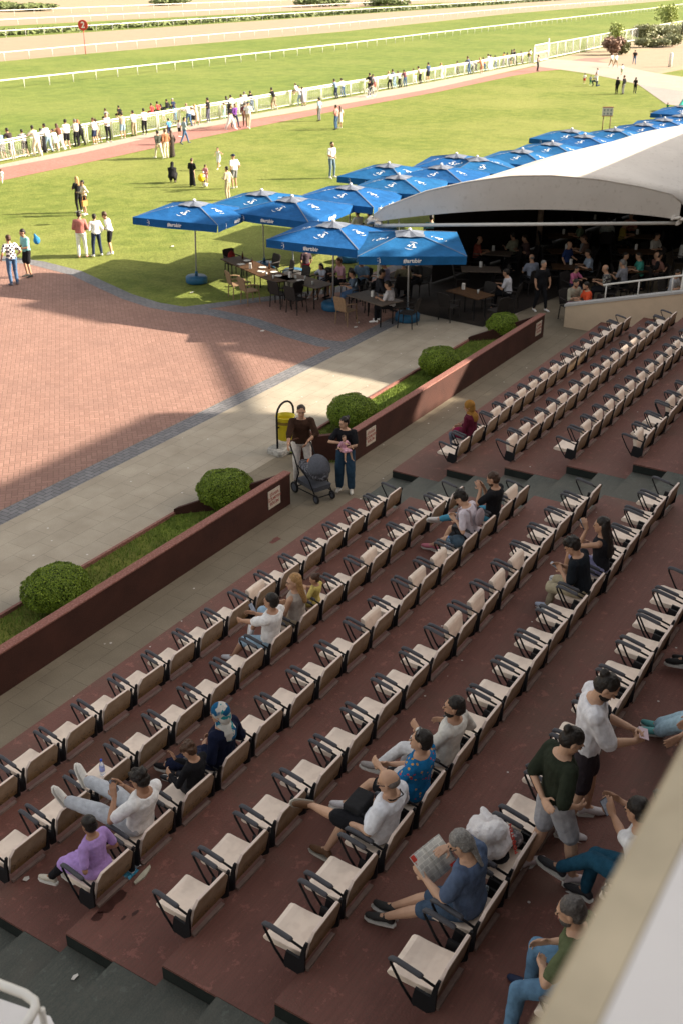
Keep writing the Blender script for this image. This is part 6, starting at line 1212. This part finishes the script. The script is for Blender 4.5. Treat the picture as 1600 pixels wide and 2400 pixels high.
cchair('w', 11.30, 6.95, R(-100), 'beige wicker chair at the paving edge by the phone man\'s table'); cchair('d', 12.05, 5.25, R(10), 'dark chair under the man in the white T-shirt'); cchair('d', 12.75,6.8,R(75),'dark chair behind the phone man\'s table')
table((14.02,4.15), R(-107), 1.35, .78, TW, 'empty wooden table with a napkin box in front of the tent'); small('napkin',14.25,4.5,.752,'white napkin box on the empty wooden table'); small('glass',14.05,3.9,.752,'small glass on the empty wooden table')
for x, y, a, lb in ((13.35,4.5,-105,'dark chair in front of the empty wooden table'),(14.7,4.0,75,'green-backed dark chair behind the empty wooden table'),(13.7,3.1,-20,'dark chair at the near end of the empty wooden table')): cchair('d', x, y, R(a), lb)
def diner(hx, hy, face, O, label, z=1.18, s=1.0, ch=True, pose=SITCH, lod=0):
    g = at(hx, hy, z); a = R(face); 
    if ch and pose is SITCH: cchair('d', g.x+math.sin(a)*.08, g.y-math.cos(a)*.08, a, 'dark chair under the seated '+' '.join(label.split()[:11]), 'café chairs')
    return person((g.x,g.y,0), a, pose, O, label, s=s, lod=lod)
o, J = diner(915,668,10,O_('tee',(.60,.58,.60),'trousers',Bk,Wh,('short',HB),slv=.7),'man in white T-shirt looking at his phone at the paving edge table',lod=1,ch=False)
phone(o, J, 'phone in the hands of the man at the paving edge table')
out(718,665,575,-30,dict(),O_('tee',(.06,.04,.05),'trousers',(.32,.03,.06),Bk,('short',HB)),'person in dark red trousers standing under the umbrellas')
DIN = [(755,625,80,O_('tee',(.4,.42,.5),'shorts',Nv,Wh,('long',HB),fem=1),'girl in grey-blue top sitting under the umbrellas',.75), (800,612,60,O_('tee',(.45,.25,.3),'skirt',Bk,Bk,('short',HBr),fem=1),'woman in dusty pink at the table behind the umbrella poles',1),
 (848,612,100,O_('tee',(.12,.2,.3),'trousers',Bk,Bk,('short',HB)),'man in dark blue at the table behind the umbrella poles',1), (830,650,40,O_('tee',(.10,.14,.2),'jeans',Je,Bk,('short',HB)),'person in slate clothes crouched near the umbrella base',.9),
 (888,640,-150,O_('long',(.04,.04,.05),'trousers',Bk,Bk,('short',HB)),'man in black sitting opposite the phone man',1), (905,618,20,O_('tee',(.28,.26,.36),'trousers',Bk,Bk,('short',HB)),'person in lilac-grey behind the phone man\'s table',1),
 (945,620,-60,O_('tee',(.2,.18,.12),'trousers',Bk,Bk,('short',HBr)),'person in patterned olive top behind the nearest umbrella pole',1), (980,610,70,O_('tee',(.03,.03,.03),'trousers',Bk,Bk,('short',HB)),'person in black behind the nearest umbrella pole',1),
 (1192,640,10,O_('tee',(.5,.5,.54),'trousers',Bk,Bk,('short',HB)),'man in white top with his back turned at a tent edge table',1), (1248,606,-40,O_('tee',(.22,.24,.30),'trousers',Bk,Bk,('bald',HG_)),'balding man in grey-blue shirt under the tent',1),
 (1345,662,150,O_('long',(.30,.28,.22),'shorts',(.2,.05,.1),Wh,('short',HB),beard=1,cuff=0),'bearded man in beige shirt and plum shorts sitting by the tan wall',1), (1346,634,160,O_('tee',(.45,.12,.22),'shorts',Nv,Wh,('short',HB)),'child in pink behind the man in the beige shirt',.8),
 (1380,670,40,O_('tee',(.62,.08,.03),'trousers',Bk,Bk,('short',HB),beard=1),'man in bright orange-red T-shirt sitting behind the tan wall',1), (1425,630,20,O_('tee',(.30,.30,.26),'trousers',Bk,Bk,('bald',HG_),pat='check'),'man in dark checked shirt at a table under the tent',1),
 (1464,618,-10,O_('tee',(.25,.25,.28),'trousers',Bk,Bk,('short',HG_)),'man in grey shirt under the tent beside the checked shirt',1), (1503,600,30,O_('tee',(.06,.32,.26),'trousers',Bk,Bk,('short',HB),wide=1.15),'man in teal green T-shirt under the tent',1),
 (1535,552,160,O_('tee',(.48,.46,.42),'trousers',Bk,Bk,('short',HB)),'man in white T-shirt sitting facing out, right part of the tent',1), (1205,553,-20,O_('tee',(.28,.28,.2),'trousers',Bk,Bk,('short',HB),wide=1.15),'large person in olive-beige at the tent\'s middle',1),
 (1235,558,40,O_('tee',(.10,.06,.06),'trousers',Bk,Bk,('short',HB)),'person in maroon at the tent\'s middle',1), (1060,510,60,O_('tee',(.35,.38,.45),'trousers',Bk,Bk,('short',HB)),'person in pale blue under the left part of the tent',1), (1010,512,-60,O_('tee',(.1,.25,.28),'trousers',Bk,Bk,('short',HB)),'person in teal under the left end of the tent',1),
 (1095,505,120,O_('tee',(.5,.48,.46),'trousers',Bk,Bk,('long',HB),fem=1),'woman in white behind the tent beam, left',1), (1130,508,-30,O_('tee',(.2,.2,.3),'trousers',Bk,Bk,('short',HB)),'person in slate blue behind the tent beam',1), (1480,505,90,O_('tee',(.4,.15,.12),'trousers',Bk,Bk,('short',HBr)),'person in brick red far inside the tent',1),
 (1425,520,-70,O_('tee',(.3,.32,.3),'trousers',Bk,Bk,('short',HB)),'person in grey-green far inside the tent',1), (1375,560,10,O_('tee',(.16,.1,.08),'trousers',Bk,Bk,('short',HBr)),'person in brown inside the tent left of the white T-shirt man',1), (1540,600,-120,O_('tee',(.2,.1,.08),'trousers',Bk,Bk,('short',HB)),'person in rust brown beside the teal shirt man',1), (1580,640,170,O_('tee',(.4,.4,.42),'trousers',Bk,Bk,('short',HB)),'person in grey behind the handrail at the right edge',1),
 (840,500,-20,O_('tee',(.6,.58,.56),'trousers',Bk,Bk,('short',HB)),'person in white between the umbrella and the tent corner, left',1), (868,503,-20,O_('tee',(.58,.56,.56),'trousers',Bk,Bk,('short',HB)),'person in white between the umbrella and the tent corner, right',1)]
for hx, hy, f_, O, lb, s in DIN: diner(hx, hy, f_, O, lb, s=s, z=1.18 if s == 1 else 1.0)
out(1262,728,606,150,dict(HIPS, fl=(-.15,.15,.085), fr=(.15,-.1,.085), hl=(-.3,.1,.85), hr=(.3,.12,.85), look=(-.1,1,-.1)),O_('tee',Bk,'trousers',Bk,Wh,('short',HG_),wide=1.2,arm=1.15),'big man in black with sunglasses walking out from under the tent')
out(1322,668,562,170,dict(hl=(-.12,.3,1.05)),O_('tee',(.02,.04,.13),'trousers',Bk,Bk,('bald',HG_),wide=1.1),'waiter in dark blue polo standing under the tent')
# tables far inside
TOPS = [('pale blue',(.30,.36,.45)),('black',Bk),('cream',(.45,.42,.36)),('brick red',(.30,.07,.05)),('grey',(.25,.25,.26)),('navy',Nv),('white',(.52,.5,.48)),('sage green',(.16,.22,.14)),('mustard',(.35,.25,.06)),('charcoal',(.06,.06,.065)),('pink',(.42,.2,.24)),('turquoise',(.06,.28,.28))]; tk = 0
random.seed(12); TT_ = ['left','middle','right','far right']
k = 0
for s, w_ in ((.25,1.9),(.55,2.2),(.82,1.6),(.12,5.0),(.38,5.2),(.65,5.0),(.9,4.6),(.2,8.5),(.5,8.3),(.78,8.6),(.15,12.0),(.42,12.4),(.7,12.2),(.95,12),(.3,16),(.6,16.2),(.88,16)):
    q = V((L.x,L.y,0))+tv*TL*s+ax*w_; nm = ['front','second','third','fourth','fifth'][min(4,int(w_/3.6))]
    lbl = f"{'pale' if k%3==0 else 'wooden'} café table in the {nm} line under the tent, {['left end','left part','middle','right part','right end'][min(4,int(s*5))]}"
    table(q, R(-60+random.uniform(-15,15)), 1.3, .75, TG if k % 3 == 0 else TW, lbl); small('napkin', q.x+.2, q.y+.1, .752, 'white napkin box on the '+lbl.replace('under the tent, ',''))
    for e, a in enumerate((30,210)):
        d_ = V((-math.sin(R(a)),math.cos(R(a)),0)); p_ = q-d_*.62; cchair('d', p_.x, p_.y, R(a+random.uniform(-12,12)), ('near' if e else 'far')+'-side dark chair of the '+lbl.replace('under the tent, ',''))
    if w_ < 10:
        for e, a in enumerate((30,210)):
            if random.random() < .3: continue
            nm_, cc = TOPS[tk % len(TOPS)]; tk += 1; d_ = V((-math.sin(R(a)),math.cos(R(a)),0)); p_ = q-d_*.60
            person((p_.x,p_.y,0), R(a+random.uniform(-15,15)), dict(SITCH, look=(random.uniform(-.6,.6),1,-.2)), O_('tee',cc,'trousers',Bk,Bk,(random.choice(('short','short','long','bald','curly')),HB)), f"person in {nm_} top at the {'far' if e == 0 else 'near'} side of {lbl.replace('café ','').replace(' under the tent,',',')}".replace('table in the','table,'), lod=0)
    k += 1
# ------------------------------------------------------------------ the grandstand above and behind the camera (unseen, its slabs shaped to cast the shade)
GC = plain('grandstand_concrete', (.17,.14,.12), .9); PW = plain('parapet_white', (.74,.71,.70), .7, .08, sc=3, bst=.1)
def sh(pts, h): return [(x+1.37*h, y-1.65*h) for x, y in pts]   # where a roof edge must be for its shade to fall there
h = 12.0; gs = empty('grandstand', (0,-16,0), label='big concrete grandstand roof and back wall shading the seats', cat='building')
OFF = V((0,16,0))
def slab(name, pts, h, th=.35, m=GC):
    b = MB(); b.prism([(x,y+16) for x, y in sh(pts,h)], h, h+th); b.build(name, m, gs)
slab('roof', [(-70,6.5),(2.9,6.5),(4.45,3.9),(5.25,1.35),(5.35,.95),(5.7,1.05),(5.95,.8),(6.3,.95),(6.6,.75),(6.85,.9),(7.1,.7),(7.35,.82),(7.6,.62),(8.2,.5),(8.2,.2),(7.0,.2),(7.0,-.05),(7.4,-.05),(7.4,-.45),(60,-.45),(60,-24),(-70,-24)], 12)  # unseen roof, jagged edge and slots cut to leave the sun patches
slab('roof_brace', [(8.15,9.3),(7.9,9.5),(6.5,7.95),(3.3,4.6),(3.6,4.4),(6.75,7.6)], 12, .2)
slab('side_roof', [(7.75,8.2),(7.75,.65),(8.6,.65),(8.6,-.7),(60,-.7),(60,8.2)], 8, .3)  # unseen slab, placed and widened so its shade covers walkway and tent
slab('roof_screen', [(7.6,12.9),(7.6,16.6),(9.0,16.4),(11.0,15.9),(11.0,13.6),(9.6,13.2)], 12, .2)  # added unseen slab, fills the gap in the plaza shade between the umbrellas
MB().box((-54,-6.2,0),(90,-5.9,12)).build('back_wall', GC, gs)
for x in (-30,-12,22,40): MB().box((x,1.2-4,8.0),(x+.5,1.7-4,12)).build('pillar', GC, gs) if 0 else None
# balcony the photographer leans over
bc = empty('balcony', (CAM.x,-9.9,7.4), label='pale concrete balcony parapet, blurred, in the lower right corner', cat='balcony')
T = Matrix(((0,0,1,0),(1,0,0,0),(0,1,0,0),(0,0,0,1)))
STN = plain('parapet_edge', (.46,.39,.28), .8, .16, sc=9, bst=.3, c2=(.30,.24,.15), sc2=10, amt2=.3)
MB().prism([(.232,1.20),(.245,1.44),(.236,1.465),(.19,1.472),(.19,1.2)], -12, 9, T=T).build('coping_edge', STN, bc)
MB().prism([(.188,.2),(.188,1.4735),(-.10,1.4735),(-.10,.2)], -12, 9, T=T).build('parapet', PW, bc)
MB().box((-12,-4.0,-.2),(9,.18,.15)).build('deck', GC, bc)
# white tubular railing and landing at the lower left
d = (fw+rt*((60-800)/F)-upv*((2335-1200)/F)).normalized(); g = CAM+d*4.6
def ray4(x, y, z):
    q = at(x, y, z); return q
zz = g.z; A = ray4(-120,2262,zz); B = ray4(104,2349,zz); Cc = ray4(36,2430,zz); A2 = ray4(-60,2520,zz)
ra = empty('tube_railing', B, label='white tubular steel railing end in the lower left corner', cat='railing')
def rel(q): return q-B
b = MB(); e1 = (A-B).normalized(); e2 = (Cc-B).normalized()
b.tube([rel(A), e1*.09, e1*.035+e2*.012, e1*.012+e2*.035, e2*.09, rel(Cc)+e2*.6], .0185, 12); b.build('top_rail', WHT, ra, True)
b = MB(); b.tube([e2*.02+V((0,0,-.02)), e2*.02+V((0,0,-.62))], .014, 10); b.build('upright', WHT, ra, True)
b = MB(); b.tube([rel(A)+V((0,0,-.3)), e1*.02+V((0,0,-.3)), e2*.02+V((0,0,-.3))], .012, 8) if 0 else None
ld_z = zz-.62; q = [ray4(-150,2290,ld_z), ray4(118,2383,ld_z), ray4(160,2470,ld_z), ray4(-200,2600,ld_z)]
b = MB(); b.prism([tuple(p[:2]) for p in q], ld_z-.25, ld_z); b.build('stair_landing', PW, None, kind='structure')
finish_people()
